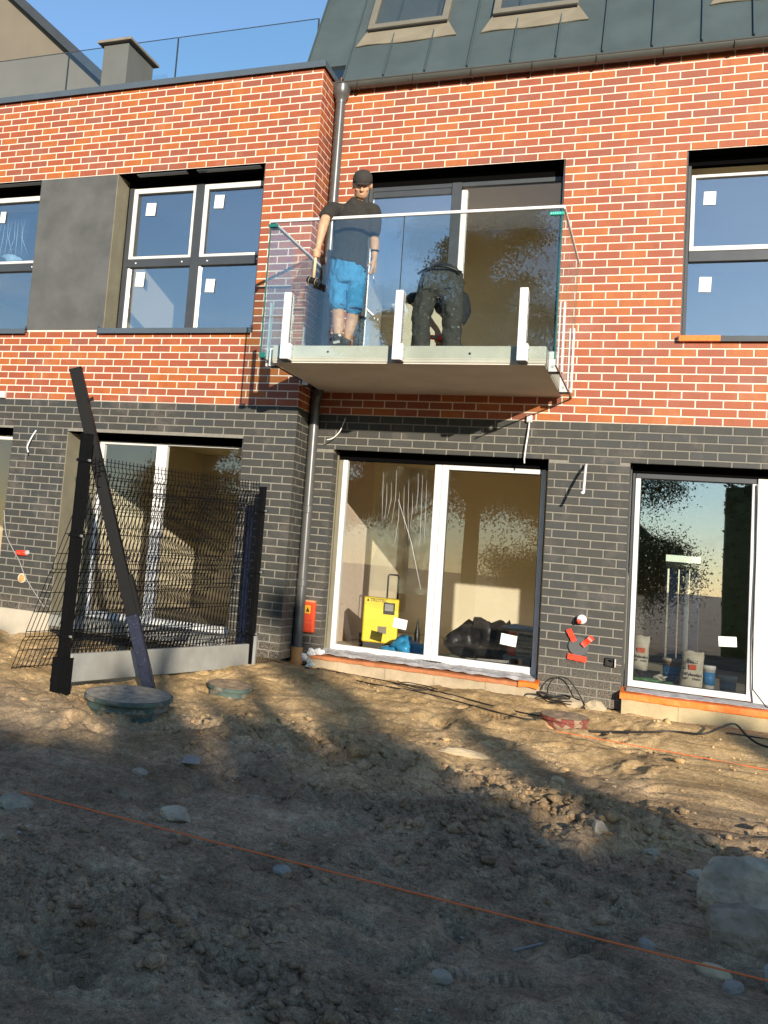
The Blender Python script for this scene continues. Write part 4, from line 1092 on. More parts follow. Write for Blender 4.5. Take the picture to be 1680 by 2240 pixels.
b = MB(); b.ico((-1.02, .45, .31), (.10, .06, .05), 3, .7, 41); b.ico((-.90, .45, .29), (.06, .05, .04), 2, .7, 42); b.build('folds', mat('olive cloth', (.08, .10, .05), .9, .2, 12), t, True)

def paper_sack(x, y, z, w, h, lab, full):
    t = thing('cement_sack', lab, 'sack', (x, y, z), 'sacks behind the window')
    b = MB(); rings = []
    for k in range(9):
        u = k / 8; hw = w / 2 * (1 - .12 * (u > .9) + .04 * math.sin(u * 7)); d = .065 * (1 - .75 * max(0, u - .75) / .25)
        rings.append([(x + hw * math.cos(a) * (1 if abs(math.cos(a)) < .8 else .98) + .02 * u, y + d * math.sin(a) + .012 * math.sin(u * 9 + a * 2), z + h * u + .012 * math.sin(a * 3 + u)) for a in [2 * math.pi * j / 20 for j in range(20)]])
    b.loft(rings); b.build('paper_bag', m_paper, t, True)
    if full:
        letters('bau', .062, (x - .03, y - .069, z + h * .70), (1, 0, 0), (0, 0, 1), m_ink, t, True)
        letters('mit', .062, (x - .045, y - .069, z + h * .52), (0, 0, 1), (-1, 0, 0), m_ink, t, True)
        b = MB(); b.box(x - .018, x + .045, y - .0705, y - .0695, z + h * .53, z + h * .66); b.build('logo_square', m_red_p, t)
        letters('Wylewka', .045, (x - .075, y - .072, z + h * .36), (1, 0, 0), (0, 0, 1), m_ink, t, True)
        letters('betonowa', .04, (x - .075, y - .072, z + h * .26), (1, 0, 0), (0, 0, 1), m_ink, t, True)
        letters('Wylewka b', .03, (x - .088, y - .050, z + h * .20), (.3, 0, 1), (-1, 0, 0), m_ink, t)
    else:
        b = MB(); b.box(x - .02, x + .05, y - .0705, y - .0695, z + h * .52, z + h * .66); b.build('logo_square', m_red_p, t)
        letters('Wylewka', .036, (x - .06, y - .072, z + h * .36), (1, 0, 0), (0, 0, 1), m_ink, t, True)
        letters('betonowa', .032, (x - .06, y - .072, z + h * .26), (1, 0, 0), (0, 0, 1), m_ink, t, True)
paper_sack(1.25, .58, .315, .20, .36, 'torn paper screed sack with black print standing in the middle of the window', True)
paper_sack(.79, .62, .44, .15, .33, 'paper screed sack at the left edge of the window beside the white frame', False)
t = thing('wood_crate', 'low dark crate under the left screed sack', 'crate', (.80, .62, .256)); b = MB(); b.bbox(.70, .98, .5, .75, .256, .438, .005); b.build('box', m_bag, t)
def bucket(x, y, z, r, h, lab, mm, band, lid):
    t = thing('bucket', lab, 'bucket', (x, y, z), 'buckets behind the window')
    b = MB(); b.lathe([(r * .86, z), (r, z + h), (r * 1.05, z + h), (r * 1.05, z + h - .02)], (x, y, 0), 24); b.build('pail', mm, t, True)
    b = MB(); b.lathe([(r * .90, z + h * .25), (r * .985, z + h * .8)], (x, y - .001, 0), 24); b.build('label_band', band, t, True)
    b = MB(); b.lathe([(r * 1.07, z + h - .01), (r * 1.08, z + h + .015), (r * .95, z + h + .02)], (x, y, 0), 24); b.build('lid', lid, t, True)
m_wb = mat('white bucket plastic', (.72, .72, .66), .4); m_bb = mat('blue print band', (.05, .20, .42), .5)
bucket(1.41, .62, .315, .055, .225, 'small white bucket with blue label right of the printed screed sack', m_wb, m_bb, m_wb)
bucket(1.085, .85, .256, .085, .30, 'blue and tan bucket with cream lid behind the printed screed sack', mat('tan band', (.42, .25, .10), .6), m_bb, m_paper)
bucket(1.58, .75, .256, .075, .20, 'pale low bucket at the right end of the window', m_wb, mat('grey band', (.3, .32, .33), .6), m_wb)
t = thing('window_board', 'low screed upstand under the sacks along the window', 'ledge', (1.2, .6, .256)); b = MB(); b.box(.66, 2.2, .30, .80, .2555, .313); b.build('board', m_floor, t)
t.location.z = .256
t = thing('green_sheet', 'crumpled green plastic sheet lying in front of the sacks', 'plastic sheet', (.92, .42, .313))
b = MB(); b.ico((.86, .42, .345), (.12, .06, .035), 3, .8, 51); b.ico((1.03, .42, .335), (.10, .05, .025), 3, .8, 52); b.build('folds', mat('green film', (.10, .24, .10), .4, .3, 14, bump=.5, bscale=25), t, True)
t = thing('paper_rag', 'pale crumpled rag on the green plastic sheet', 'rag', (1.0, .5, .38)); b = MB(); b.ico((.98, .50, .39), (.06, .04, .03), 2, .9, 54); b.build('rag', m_paper, t)
# the yard seen through the rear doorway of the right room
t = thing('metal_shed', 'blue grey corrugated shed seen through the rear doorway', 'shed', (1.3, 8.4, 0))
b = MB()
for k in range(16): b.box(.1 + .16 * k, .1 + .16 * k + .13, 8.4 + .02 * (k % 2), 9.4, -.1, 1.62)
b.build('corrugated_wall', m_bluec, t)
b = MB(); b.bbox(0, 2.8, 8.3, 9.5, 1.62, 1.72, .01); b.build('roof', m_tan, t)
b = MB(); b.tube([(1.32, 8.36, 0), (1.32, 8.36, 1.55)], .03, 10); b.build('downpipe', m_wb, t)

# ================================================================== THINGS ON THE WALLS
def cable_obj(name, label, pts, r, m, cat='cable', group=None, n=6):
    b = MB(); P = [Vector(p) for p in pts]; out = []
    for i in range(len(P) - 1):
        p0, p1, p2, p3 = P[max(i - 1, 0)], P[i], P[i + 1], P[min(i + 2, len(P) - 1)]
        for k in range(6):
            u = k / 6
            out.append(.5 * ((2 * p1) + (-p0 + p2) * u + (2 * p0 - 5 * p1 + 4 * p2 - p3) * u * u + (-p0 + 3 * p1 - 3 * p2 + p3) * u ** 3))
    out.append(P[-1]); b.tube(out, r, n); o = b.build(name, m, None, True); tag(o, label, cat, group); return o
t = thing('junction_box', 'small white junction box where red and black brick meet right of the balcony', 'junction box', (-.30, 0, 2.84))
b = MB(); b.bbox(-.327, -.272, -.045, .004, 2.80, 2.875, .004); b.build('case', m_white, t)
b = MB(); b.bbox(-.322, -.277, -.052, -.046, 2.805, 2.87, .003); b.build('lid', m_white, t)
b = MB(); b.tube([(-.297, -.03, 2.80), (-.302, -.05, 2.68), (-.315, -.055, 2.55), (-.325, -.05, 2.42), (-.322, -.05, 2.38)], .0075, 8); b.build('cable_tail', m_cablew, t, True)
t = thing('junction_box', 'small white junction box on the left house above the black brick', 'junction box', (-6.33, YB, 2.87))
b = MB(); b.bbox(-6.362, -6.288, YB - .045, YB + .004, 2.822, 2.905, .004); b.build('case', m_white, t)
b = MB(); b.bbox(-6.356, -6.294, YB - .052, YB - .046, 2.828, 2.90, .003); b.build('lid', m_white, t)
cable_obj('wall_cable', 'thin pale cable end sticking out under the balcony by the downpipe', [(-2.208, .005, 2.786), (-2.215, -.04, 2.72), (-2.235, -.08, 2.63), (-2.29, -.12, 2.55), (-2.35, -.16, 2.52)], .0055, m_cablew)
cable_obj('wall_cable', 'thick white cable end hanging from the black brick beside the window', [(.252, .006, 2.403), (.256, -.12, 2.35), (.262, -.26, 2.25), (.266, -.37, 2.15), (.268, -.42, 2.10), (.262, -.43, 2.085), (.252, -.43, 2.095)], .0125, m_cablew, n=10)
cable_obj('wall_cable', 'short white cable end on the left black brick pier', [(-5.815, YB + .005, 2.448), (-5.83, YB - .06, 2.35), (-5.84, YB - .11, 2.24), (-5.815, YB - .12, 2.17)], .009, m_cablew)
cable_obj('wall_cable', 'long thin grey cable looping down the left black brick pier', [(-6.13, YB - .02, 1.47), (-6.05, YB - .05, 1.2), (-5.93, YB - .05, 1.02), (-5.83, YB - .05, .90), (-5.72, YB - .05, .72), (-5.58, YB - .05, .56), (-5.42, YB - .06, .40)], .006, mat('grey cable', (.30, .29, .27), .6))
t = thing('socket_outlet', 'cable stub wrapped in red tape on the left black brick pier', 'wall outlet', (-5.82, YB, .99))
b = MB(); b.ico((-5.82, YB - .03, .99), (.075, .05, .035), 2, .6, 61); b.build('red_wrap', m_red, t); b = MB(); b.ico((-5.74, YB - .03, 1.0), (.035, .03, .03), 2, .3, 62); b.build('clear_cap', m_film, t)
t = thing('socket_outlet', 'round recessed outlet with pale rim under the red taped stub', 'wall outlet', (-5.79, YB, .70))
b = MB(); b.lathe([(.055, 0), (.055, .02), (.045, .022)], (0, 0, 0), 20, 0, Matrix.Translation((-5.79, YB + .004, .70)) @ Matrix.Rotation(math.pi / 2, 4, 'X')); b.build('rim', m_paper, t)
b = MB(); b.ico((-5.79, YB - .02, .70), (.036, .02, .045), 2, .4, 63); b.build('foam', m_pipeor, t)
t = thing('socket_outlet', 'round white outlet stub with red plug above the taped grey disc', 'wall outlet', (.27, 0, .88))
b = MB(); b.lathe([(.028, 0), (.033, .07), (.045, .085), (.042, .10), (.01, .095)], (0, 0, 0), 20, 0, Matrix.Translation((.285, .006, .895)) @ Matrix.Rotation(math.pi / 2, 4, 'X')); b.build('stub', m_white, t, True)
b = MB(); b.ico((.262, -.10, .872), (.022, .02, .022), 2, .4, 64); b.build('red_plug', m_red, t)
t = thing('blanking_disc', 'round dark grey disc taped over a hole in the black brick', 'disc', (.262, 0, .634))
b = MB(); b.lathe([(.093, 0), (.093, .018), (.088, .022)], (0, 0, 0), 36, 0, Matrix.Translation((.262, .0, .630)) @ Matrix.Rotation(math.pi / 2, 4, 'X')); b.build('disc', mat('grey disc plastic', (.085, .088, .088), .6), t)
def tape(label, a, b_, w, curl):
    a, b_ = Vector(a), Vector(b_); n = 6; d = (b_ - a); s_ = Vector((0, -1, 0)).cross(d).normalized() * w / 2; bb = MB(); pts = []
    for i in range(n + 1):
        u = i / n; c = a + d * u + Vector((0, -.026 - curl * abs(math.sin(u * 5)) * .5, 0)); j = .006 * math.sin(u * 17)
        pts += [c - s_ * (1 + j * 12), c + s_ * (1 - j * 9)]
    bb.add(pts, [(2 * i, 2 * i + 1, 2 * i + 3, 2 * i + 2) for i in range(n)]); o = bb.build('tape_strip', m_red, None)
    sd = o.modifiers.new('thickness', 'SOLIDIFY'); sd.thickness = .003; tag(o, label, 'tape'); return o
tape('crumpled red tape strip at the upper left of the taped disc', (.165, 0, .785), (.225, 0, .675), .05, .02)
tape('crumpled red tape strip at the upper right of the taped disc', (.385, 0, .735), (.298, 0, .645), .05, .05)
tape('flat red tape strip along the bottom of the taped disc', (.168, .0, .528), (.338, .0, .512), .055, .0)
t = thing('wall_socket', 'square black wall socket on the black brick beside the window', 'socket', (.545, 0, .515))
b = MB(); b.bbox(.502, .588, -.03, .004, .475, .555, .005); b.build('frame', m_black, t)
b = MB(); b.lathe([(.030, 0), (.030, .006), (.026, .006), (.026, .002)], (0, 0, 0), 24, 0, Matrix.Translation((.545, -.028, .515)) @ Matrix.Rotation(math.pi / 2, 4, 'X')); b.build('insert', m_grill, t)
b = MB(); b.obox((.595, -.045, .515), (.004, .02, 0), (0, 0, .038), (.0012, -.0004, 0)); b.build('flap', m_silver, t)
t = thing('gas_box', 'red orange meter box with yellow notice on the dark brick behind the downpipe', 'box', (-2.440, 0, .61))
b = MB(); b.bbox(-2.505, -2.375, -.055, .004, .448, .768, .008); b.build('case', m_redplastic, t)
b = MB(); b.box(-2.500, -2.380, -.062, .0, .769, .790); b.build('top_flange', mat('dusty orange lip', (.62, .28, .13), .7), t)
b = MB(); b.bbox(-2.490, -2.395, -.060, -.054, .46, .745, .006); b.build('door', mat('red door plastic', (.60, .06, .02), .5), t)
b = MB(); b.box(-2.490, -2.420, -.0625, -.0598, .65, .735); b.prism([(-2.470, -.0628, .665), (-2.430, -.0628, .665), (-2.450, -.0628, .72)], (0, -.0006, 0), 1); b.build('notice', [mat('yellow notice', (.80, .40, .02), .6), m_ink], t)
b = MB(); b.box(-2.485, -2.400, -.0615, -.0598, .55, .553); b.build('door_rib', m_pipeor, t)

# ================================================================== FENCE
def square_post(name, a, b_, w, d, facing, m, parent, label=None):
    a, b_ = Vector(a), Vector(b_); t_ = (b_ - a).normalized(); f = Vector(facing); f = (f - t_ * f.dot(t_)).normalized(); s_ = t_.cross(f)
    bm = bmesh.new(); bmesh.ops.create_cube(bm, size=1)
    for v in bm.verts: v.co = (a + b_) / 2 + t_ * v.co.z * (b_ - a).length + f * v.co.y * d + s_ * v.co.x * w
    bmesh.ops.bevel(bm, geom=bm.edges[:], offset=.005, segments=2, affect='EDGES'); b = MB(); b.bm(bm)
    return b.build(name, m, parent)
PR = Vector((-2.80, -.78, .06)); PL = Vector((-3.46, -3.46, -.06))
FD = (PL - PR); FD.z = 0; FD.normalize(); FN = Vector((FD.y, -FD.x, 0))
if FN.x < 0: FN = -FN
FE = thing('mesh_fence', 'black welded mesh fence with grey concrete base board standing out from the wall', 'fence', tuple(PL))
pr = square_post('fence_post', PR, Vector((-2.805, -.78, 1.925)), .045, .06, FD, m_fence, FE)
pl = square_post('fence_post', PL, Vector((-3.415, -3.50, 2.10)), .06, .085, FD, m_fence, FE)
square_post('post_sleeve', PL + Vector((0, 0, -.03)) - FN * .0, PL + Vector((.004, -.004, .30)), .085, .15, FD, m_fence, FE)
def clampset(post, base, zs, side):
    for z in zs:
        b = MB(); c = base(z); b.obox(c, FD * .055, FN * .045, Vector((0, 0, .012))); o = b.build('clamp', m_fence, post)
        b = MB(); b.tube([c + FN * .044, c + FN * .062], .011, 8); b.build('clamp_bolt', m_galv, post)
clampset(pr, lambda z: Vector((-2.803, -.78, z)), (.42, 1.05, 1.68), 1)
clampset(pl, lambda z: PL + (Vector((-3.415, -3.50, 2.10)) - PL) * ((z + .06) / 2.16), (.42, 1.25, 1.88), 1)
a0 = PR + FD * .06; a1 = PL - FD * .08
b = MB(); c0 = Vector((a0.x, a0.y, .20)); c1 = Vector((a1.x, a1.y, .155)); b.beam(c0, c1, .045, .235, (0, 0, 1)); o = b.build('base_board', m_conc_g, FE); bevel(o, .008)
b = MB(); b.beam(PR + Vector((.05, -.02, 0)), PR + Vector((.05, -.02, .34)), .03, .03, (0, 1, 0)); b.build('board_bracket', m_galv, FE)
def mesh_panel(p0, p1, up, out, h, n, zs, spike=.03):
    """wires of one welded panel: p0-p1 bottom line, up/out unit vectors, folds at heights zs"""
    b = MB(); p0, p1 = Vector(p0), Vector(p1); up, out = Vector(up), Vector(out); r = .0026
    def prof():
        pts = [(0, 0)]
        for z in zs: pts += [(z - .045, 0), (z, .018), (z + .045, 0)]
        pts += [(h + spike, 0)]; return pts
    pf = prof()
    for i in range(n + 1):
        q = p0 + (p1 - p0) * (i / n)
        for (za, oa), (zb, ob) in zip(pf[:-1], pf[1:]):
            b.beam(q + up * za + out * oa, q + up * zb + out * ob, r * 2, r * 2, out)
    hs = [.02, h]
    for z in zs: hs += [z - .045, z, z + .045]
    z = .2
    while z < h - .1:
        if all(abs(z - q) > .11 for q in zs): hs.append(z)
        z += .2
    for z in hs:
        oo = .018 if z in zs else 0
        b.beam(p0 + up * z + out * (oo + .004), p1 + up * z + out * (oo + .004), r * 2, r * 2, up)
    return b
q0 = Vector((a0.x, a0.y, .325)) - FN * .02; q1 = Vector((a1.x, a1.y, .28)) - FN * .02
o = mesh_panel(q0, q1, (0, 0, 1), FN, 1.62, 52, (.10, .82, 1.54)).build('mesh_panel', m_fence, FE); tag(o, kind='stuff')
def loose(label, p0, p1, t0, n, h, zs):
    up = (Vector(t0) - Vector(p0)).normalized(); d = (Vector(p1) - Vector(p0)).normalized(); out = up.cross(d).normalized()
    if out.x < 0: out = -out
    o = mesh_panel(p0, p1, up, out, h, n, zs).build('wire_fence_sheet', m_fence, None); tag(o, label, 'fence panel', 'loose mesh panels leaning on the fence'); return o
loose('loose black mesh panel leaning furthest out to the left behind the fence post', (-4.40, -2.75, gz(-4.4, -2.75) + .01), (-3.62, -.72, gz(-3.62, -.72) + .01), (-3.60, -3.02, 1.90), 42, 1.95, (.35, 1.05, 1.85))
loose('loose black mesh panel leaning close behind the standing fence panel', (-3.86, -2.95, gz(-3.86, -2.95) + .01), (-3.2, -.75, gz(-3.2, -.75) + .01), (-3.52, -3.05, 1.62), 44, 1.72, (.12, .85, 1.62))
# post lying against the fence, and a shorter one by the wall
t = thing('leaning_post', 'thick black steel post leaning against the fence with its blue black foot in the sand', 'post', (-2.86, -2.92, -.02))
LT = Vector((-3.745, -3.24, 2.70)); LB = Vector((-2.852, -2.93, -.10)); k = .26
LM = LB + (LT - LB) * k
square_post('upper_tube', LM, LT, .098, .122, (.35, -1, 0), m_fence, t); square_post('bare_foot', LB, LM - (LT - LB) * .001, .097, .121, (.35, -1, 0), m_fence_b, t)
ld = (LT - LB).normalized(); lf = Vector((.35, -1, 0)); lf = (lf - ld * lf.dot(ld)).normalized(); ls = ld.cross(lf)
if ls.x < 0: ls = -ls
for u in (.90, .665, .42):
    c = LB + (LT - LB) * u + ls * .058
    b = MB(); b.obox(c, ls * .03, lf * .016, ld * .012); b.obox(c + ls * .03 + lf * .012, ls * .006, lf * .02, ld * .016); b.build('clip', m_fence, t)
c = LB + (LT - LB) * .315 + ls * .060
b = MB(); b.obox(c, ls * .018, lf * .05, ld * .17); b.build('splice_sleeve', m_fence, t)
b = MB(); b.beam(LT - ld * .002 + ld * .003, LT + ld * .006, .092, .116, lf); b.build('end_cap', m_black, t)
t = thing('short_post', 'shorter dark fence post standing by the brick corner behind the mesh', 'post', (-2.97, -.62, .05))
o = square_post('post', (-2.965, -.62, 0), (-2.985, -.62, 1.73), .045, .06, FD, m_fence_b, t)
b = MB(); b.box(-3.01, -2.955, -.65, -.59, 1.73, 1.738); b.build('cap', m_black, t)

# ================================================================== MANHOLES, CABLES, LINES
def manhole(name, label, c, r, h, top, side, tilt, ribs, seed):
    t = thing(name, label, 'manhole cover', c)
    mt = Matrix.Translation(c) @ Matrix.Rotation(tilt[0], 4, 'X') @ Matrix.Rotation(tilt[1], 4, 'Y')
    b = MB(); prof = [(r * .90, -h)]
    for k in range(ribs): z = -h + (h - .03) * (k + .3) / ribs; prof += [(r * .90, z), (r * .93, z + .006), (r * .93, z + .016), (r * .90, z + .022)]
    prof += [(r * .91, -.032)]; b.lathe(prof, (0, 0, 0), 48, 0, mt); b.build('riser', side, t, True)
    b = MB(); b.lathe([(r * .92, -.030), (r, -.028), (r, -.006), (r * .985, .0), (r * .93, .002)], (0, 0, 0), 48, 0, mt); b.build('lid', side, t, False)
    b = MB(); vs = []
    rings = 14; seg = 56
    for i in range(rings + 1):
        for j in range(seg):
            a = 2 * math.pi * j / seg; q = i / rings; x, y = r * .955 * q * math.cos(a), r * .955 * q * math.sin(a)
            z = .006 + .010 * mnoise.noise(Vector((x * 9, y * 9, seed))) + .006 * mnoise.noise(Vector((x * 40, y * 40, seed))); z = z * (1 - q ** 6) + .0025
            vs.append(mt @ Vector((x, y, z)))
    b.add(vs, [(i * seg + j, i * seg + (j + 1) % seg, (i + 1) * seg + (j + 1) % seg, (i + 1) * seg + j) for i in range(rings) for j in range(seg)]); b.build('sand_layer', top, t, True)
    return t
manhole('manhole_cover', 'large round green plastic manhole lid dusted with sand in front of the leaning post', (-2.70, -3.72, .075), .345, .30, m_lidtop, m_green, (math.radians(4), 0), 3, 1)
manhole('manhole_cover', 'smaller green manhole lid half buried in sand in front of the fence board', (-2.42, -2.28, .075), .205, .25, m_lidsoil, m_green, (math.radians(5), math.radians(3)), 1, 2)
manhole('manhole_cover', 'soil covered manhole lid with ribbed red brown rim below the black brick pier', (.27, -1.40, .120), .195, .25, m_lidsoil, m_brownred, (math.radians(4), 0), 3, 3)
def gcable(label, pts, r=.006, lift=.010, m=None, group=None):
    P = [(x, y, gz(x, y) + lift + (dz if len(q) else 0)) for x, y, *q in pts for dz in [q[0] if q else 0]]
    return cable_obj('ground_cable', label, P, r, m or m_cable, 'cable', group)
gcable('black cable running along the sand under the terrace door', [(-2.2, -.42), (-1.7, -.40), (-1.2, -.55), (-.8, -.85), (-.4, -1.05), (.0, -1.2), (.2, -1.15)])
gcable('second black cable crossing the lit sand below the terrace door', [(-2.3, -.5), (-1.6, -.75), (-1.0, -1.0), (-.5, -1.35), (-.1, -1.5), (.05, -1.48)])
P = []
for k in range(30):
    a = k * .5; P.append((-1.18 + .20 * math.cos(a) + .003 * k, -.62 + .22 * math.sin(a) * .8, .004 * k / 3))
gcable('loose loop of black cable lying on the sand in front of the door', P[:20], .005)
P = []
for k in range(56):
    a = k * .52; rr_ = .15 + .03 * math.sin(k * 1.3); P.append((.14 + rr_ * 1.15 * math.cos(a), -.34 + rr_ * math.sin(a), .02 + .045 * abs(math.sin(k * .37))))
gcable('tangled coil of black cable at the foot of the black brick pier', P, .0055)
gcable('single black cable loop standing up from the coil against the brick', [(.02, -.22, .02), (.02, -.15, .13), (.08, -.10, .19), (.20, -.1, .16), (.33, -.14, .06), (.36, -.2, .0)], .006)
gcable('long black cable running right from the red brown lid across the sand', [(.46, -1.38), (.62, -1.3), (.85, -1.15), (1.1, -1.05), (1.32, -1.08, .01), (1.45, -1.0, .09), (1.56, -.93, .13), (1.66, -.98, .05), (1.8, -1.02), (2.2, -1.0)], .009)
gcable('thinner black cable beside the long one near the window ledge', [(1.5, -.80), (1.7, -.78), (2.0, -.72), (2.4, -.7)], .006)
def line(label, a, b_, sag):
    a, b_ = Vector(a), Vector(b_); pts = [a + (b_ - a) * (i / 16) - Vector((0, 0, sag * 4 * (i / 16) * (1 - i / 16))) for i in range(17)]
    bb = MB(); bb.tube(pts, .0040, 6); o = bb.build('string_line', m_string, None); tag(o, label, 'string'); return o
A_ = Vector((-2.02, -6.28, gz(-2.02, -6.28) + .07)); B_ = Vector((1.386, -6.50, gz(1.386, -6.5) + .08))
line('taut orange mason line across the dark foreground earth', A_, B_ + (B_ - A_) * .35, .012)
line('orange mason line on the sunlit sand right of the red brown lid', (.25, -1.95, gz(.25, -1.95) + .03), (2.6, -2.62, gz(2.6, -2.62) + .08), .0)

# ================================================================== STONES AND SCRAPS
def stone(label, x, y, r, m, seed, sink=.35, jit=.5, rz=0, group=None, sub=3, name='rock'):
    if name == 'rock' and r[0] < .1: r = tuple(q * .74 for q in r)
    z = gz(x, y) if abs(x) < 3 else 0; b = MB(); rot = Matrix.Rotation(rz, 3, 'Z') @ Matrix.Rotation(.3 * math.sin(seed), 3, 'X')
    b.rock(r, sub, jit, seed, rot); o = b.build(name, m, None, jit < .3); o.location = (x, y, z + r[2] * (1 - 2 * min(.48, sink + .12))); tag(o, label, 'stone', group); return o
stone('largest grey brown boulder at the right edge of the foreground', 1.36, -5.62, (.20, .15, .17), m_rock, 3, .14, .55, .4)
stone('dark soil caked boulder just in front of the largest boulder', 1.34, -6.06, (.175, .12, .13), m_rock_d, 5, .16, .6, .2)
stone('smooth tan stone lying in front of the dark boulder', 1.215, -6.36, (.088, .062, .055), m_rock_t, 8, .15, .22, -.3)
stone('pale blue grey stone touching the smooth tan stone', 1.272, -6.50, (.062, .05, .05), m_rock_p, 9, .2, .5, .5)
stone('pale bluish boulder cut by the right edge of the picture', 1.42, -6.40, (.07, .07, .10), m_rock_p, 12, .2, .5)
stone('flat whitish grey stone at the left edge by the orange line', -2.03, -6.33, (.10, .07, .055), m_rock_w, 14, .25, .5, .3)
stone('squared grey stone on the dark earth left of centre', -1.24, -6.02, (.10, .065, .05), m_rock, 15, .2, .35, -.2)
stone('white broken stone near the bottom of the picture', .315, -7.12, (.06, .045, .045), m_rock_w, 17, .2, .7, .3)
stone('whitish crusted stone in the dark earth below the large green lid', -1.78, -5.36, (.075, .06, .05), m_rock_w, 19, .35, .6)
stone('bluish grey stone half buried under the orange line', -.53, -6.42, (.06, .05, .04), m_rock_p, 21, .4, .4)
stone('greyish stone in the turned clods left of the centre', -.02, -4.56, (.07, .06, .06), m_rock_w, 23, .3, .5)
stone('pale flat stone in the clods above the big boulders', .98, -5.0, (.055, .045, .035), m_rock_w, 25, .3, .5)
stone('small grey stone just above the largest boulder', 1.18, -5.12, (.058, .045, .035), m_rock, 27, .3, .5)
stone('long low tan stone lying in the sunlit sand at the shade edge', -.28, -3.22, (.19, .055, .045), m_rock_t, 29, .35, .4, .15)
stone('brown stone on the sandy mound right of centre', .42, -3.75, (.055, .05, .05), m_rock_t, 31, .25, .4)
stone('grey stone by the foot of the dark boulder left side', .98, -6.3, (.05, .045, .045), m_rock_p, 33, .3, .5)
stone('pointed grey stone in the clods below the sandy mound', .72, -4.85, (.06, .05, .07), m_rock, 35, .35, .6)
for k in range(30):
    d = random.uniform(3.6, 8.5); a = random.uniform(-.52, .02)
    x = CAM_LOC.x + d * math.sin(a - .1); y = CAM_LOC.y + d * math.cos(a - .1)
    s_ = random.uniform(.006, .016)
    stone('small pale pebble lying loose on the dark earth', x, y, (s_ * 1.3, s_, s_ * .8), random.choice([m_rock_w, m_rock_w, m_rock_p, m_rock_t]), 100 + k, .3, .5, random.uniform(0, 3), 'pale pebbles scattered over the earth', 1, 'pebble')
b = MB(); b.obox((-1.66, -4.86, gz(-1.66, -4.86) + .028), (.045, -.12, .008), (.05, .02, 0), (0, .002, .009)); o = b.build('wood_offcut', m_plankg, None); bevel(o, .003); tag(o, 'flat grey board offcut lying on the dark earth below the green lids', 'board')
b = MB(); b.tube([(.50, -6.60, gz(.5, -6.6) + .008), (.60, -6.52, gz(.6, -6.52) + .008)], .005, 6); o = b.build('twig', m_plankg, None); tag(o, 'thin pale stick lying on the earth below the orange line', 'stick')
b = MB(); b.ico((-2.31, -.30, gz(-2.31, -.3) + .05), (.04, .03, .04), 2, .9, 71); o = b.build('paper_scrap', m_sticker, None); tag(o, 'crumpled white scrap beside the foot of the downpipe', 'scrap')
b = MB(); b.ico((.25, -.42, gz(.25, -.42) + .03), (.10, .06, .05), 2, .5, 73); b.ico((.44, -.30, gz(.44, -.3) + .03), (.09, .06, .06), 2, .5, 74); o = b.build('mortar_lump', m_conc_s, None); tag(o, 'broken pale mortar lumps under the coil at the pier foot', 'rubble')

# loose clods and grit: uncountable, joined
def scatter(name, n, m, smin, smax, weight, seed, dmin=2.9, dmax=11.6):
    r = np.random.default_rng(seed); base = []
    for v in range(6):
        bm = bmesh.new(); bmesh.ops.create_icosphere(bm, subdivisions=1, radius=1)
        P = np.array([(q.co * (1 + .95 * mnoise.noise(q.co * 1.9 + Vector((v * 5.1, seed, 0))) + .5 * mnoise.noise(q.co * 4.7 + Vector((v, seed, 2)))))[:] for q in bm.verts]); F = np.array([[q.index for q in f.verts] for f in bm.faces]); bm.free(); base.append((P, F))
    d = dmin * (dmax / dmin) ** r.random(n * 6); a = r.uniform(-.62, .16, n * 6) - .02
    x = CAM_LOC.x + d * np.sin(a); y = CAM_LOC.y + d * np.cos(a)
    keep = (r.random(n * 6) < weight(x, y)) & (y < -.28)
    x, y = x[keep][:n], y[keep][:n]; n = len(x); z = ground_h(x, y)
    s_ = smin * (smax / smin) ** (r.random(n) ** 2.2); V = []; F = []; o = 0
    for i in range(n):
        P, f = base[i % 6]; an = r.uniform(0, 6.28); c, q = math.cos(an), math.sin(an)
        sc_ = s_[i] * np.array([r.uniform(.8, 1.4), r.uniform(.8, 1.2), r.uniform(.5, .9)]); p = P * sc_
        p = np.stack([p[:, 0] * c - p[:, 1] * q, p[:, 0] * q + p[:, 1] * c, p[:, 2]], 1) + [x[i], y[i], z[i] + sc_[2] * .1]
        V.append(p); F.append(f + o); o += len(p)
    V = np.concatenate(V); F = np.concatenate(F); me = bpy.data.meshes.new(name); me.vertices.add(len(V)); me.vertices.foreach_set('co', V.astype(np.float32).ravel())
    me.loops.add(len(F) * 3); me.polygons.add(len(F)); me.loops.foreach_set('vertex_index', F.astype(np.int32).ravel()); me.polygons.foreach_set('loop_start', np.arange(0, len(F) * 3, 3, dtype=np.int32)); me.update(calc_edges=True); me.materials.append(m)
    ob = link(name, me); tag(ob, kind='stuff'); return ob
scatter('soil_clods', 5000, m_ground, .005, .036, lambda x, y: np.clip(rough_mask(x, y) ** 1.3, 0, 1), 3)
scatter('earth_lumps', 650, m_ground, .018, .060, lambda x, y: np.clip(rough_mask(x, y) - .25, 0, 1) ** 1.5, 9)
scatter('soil_crumbs', 11000, m_ground, .003, .011, lambda x, y: np.clip(.15 + rough_mask(x, y), 0, 1), 4)
scatter('grit', 700, m_rock_w, .003, .009, lambda x, y: .5 + 0 * x, 5)

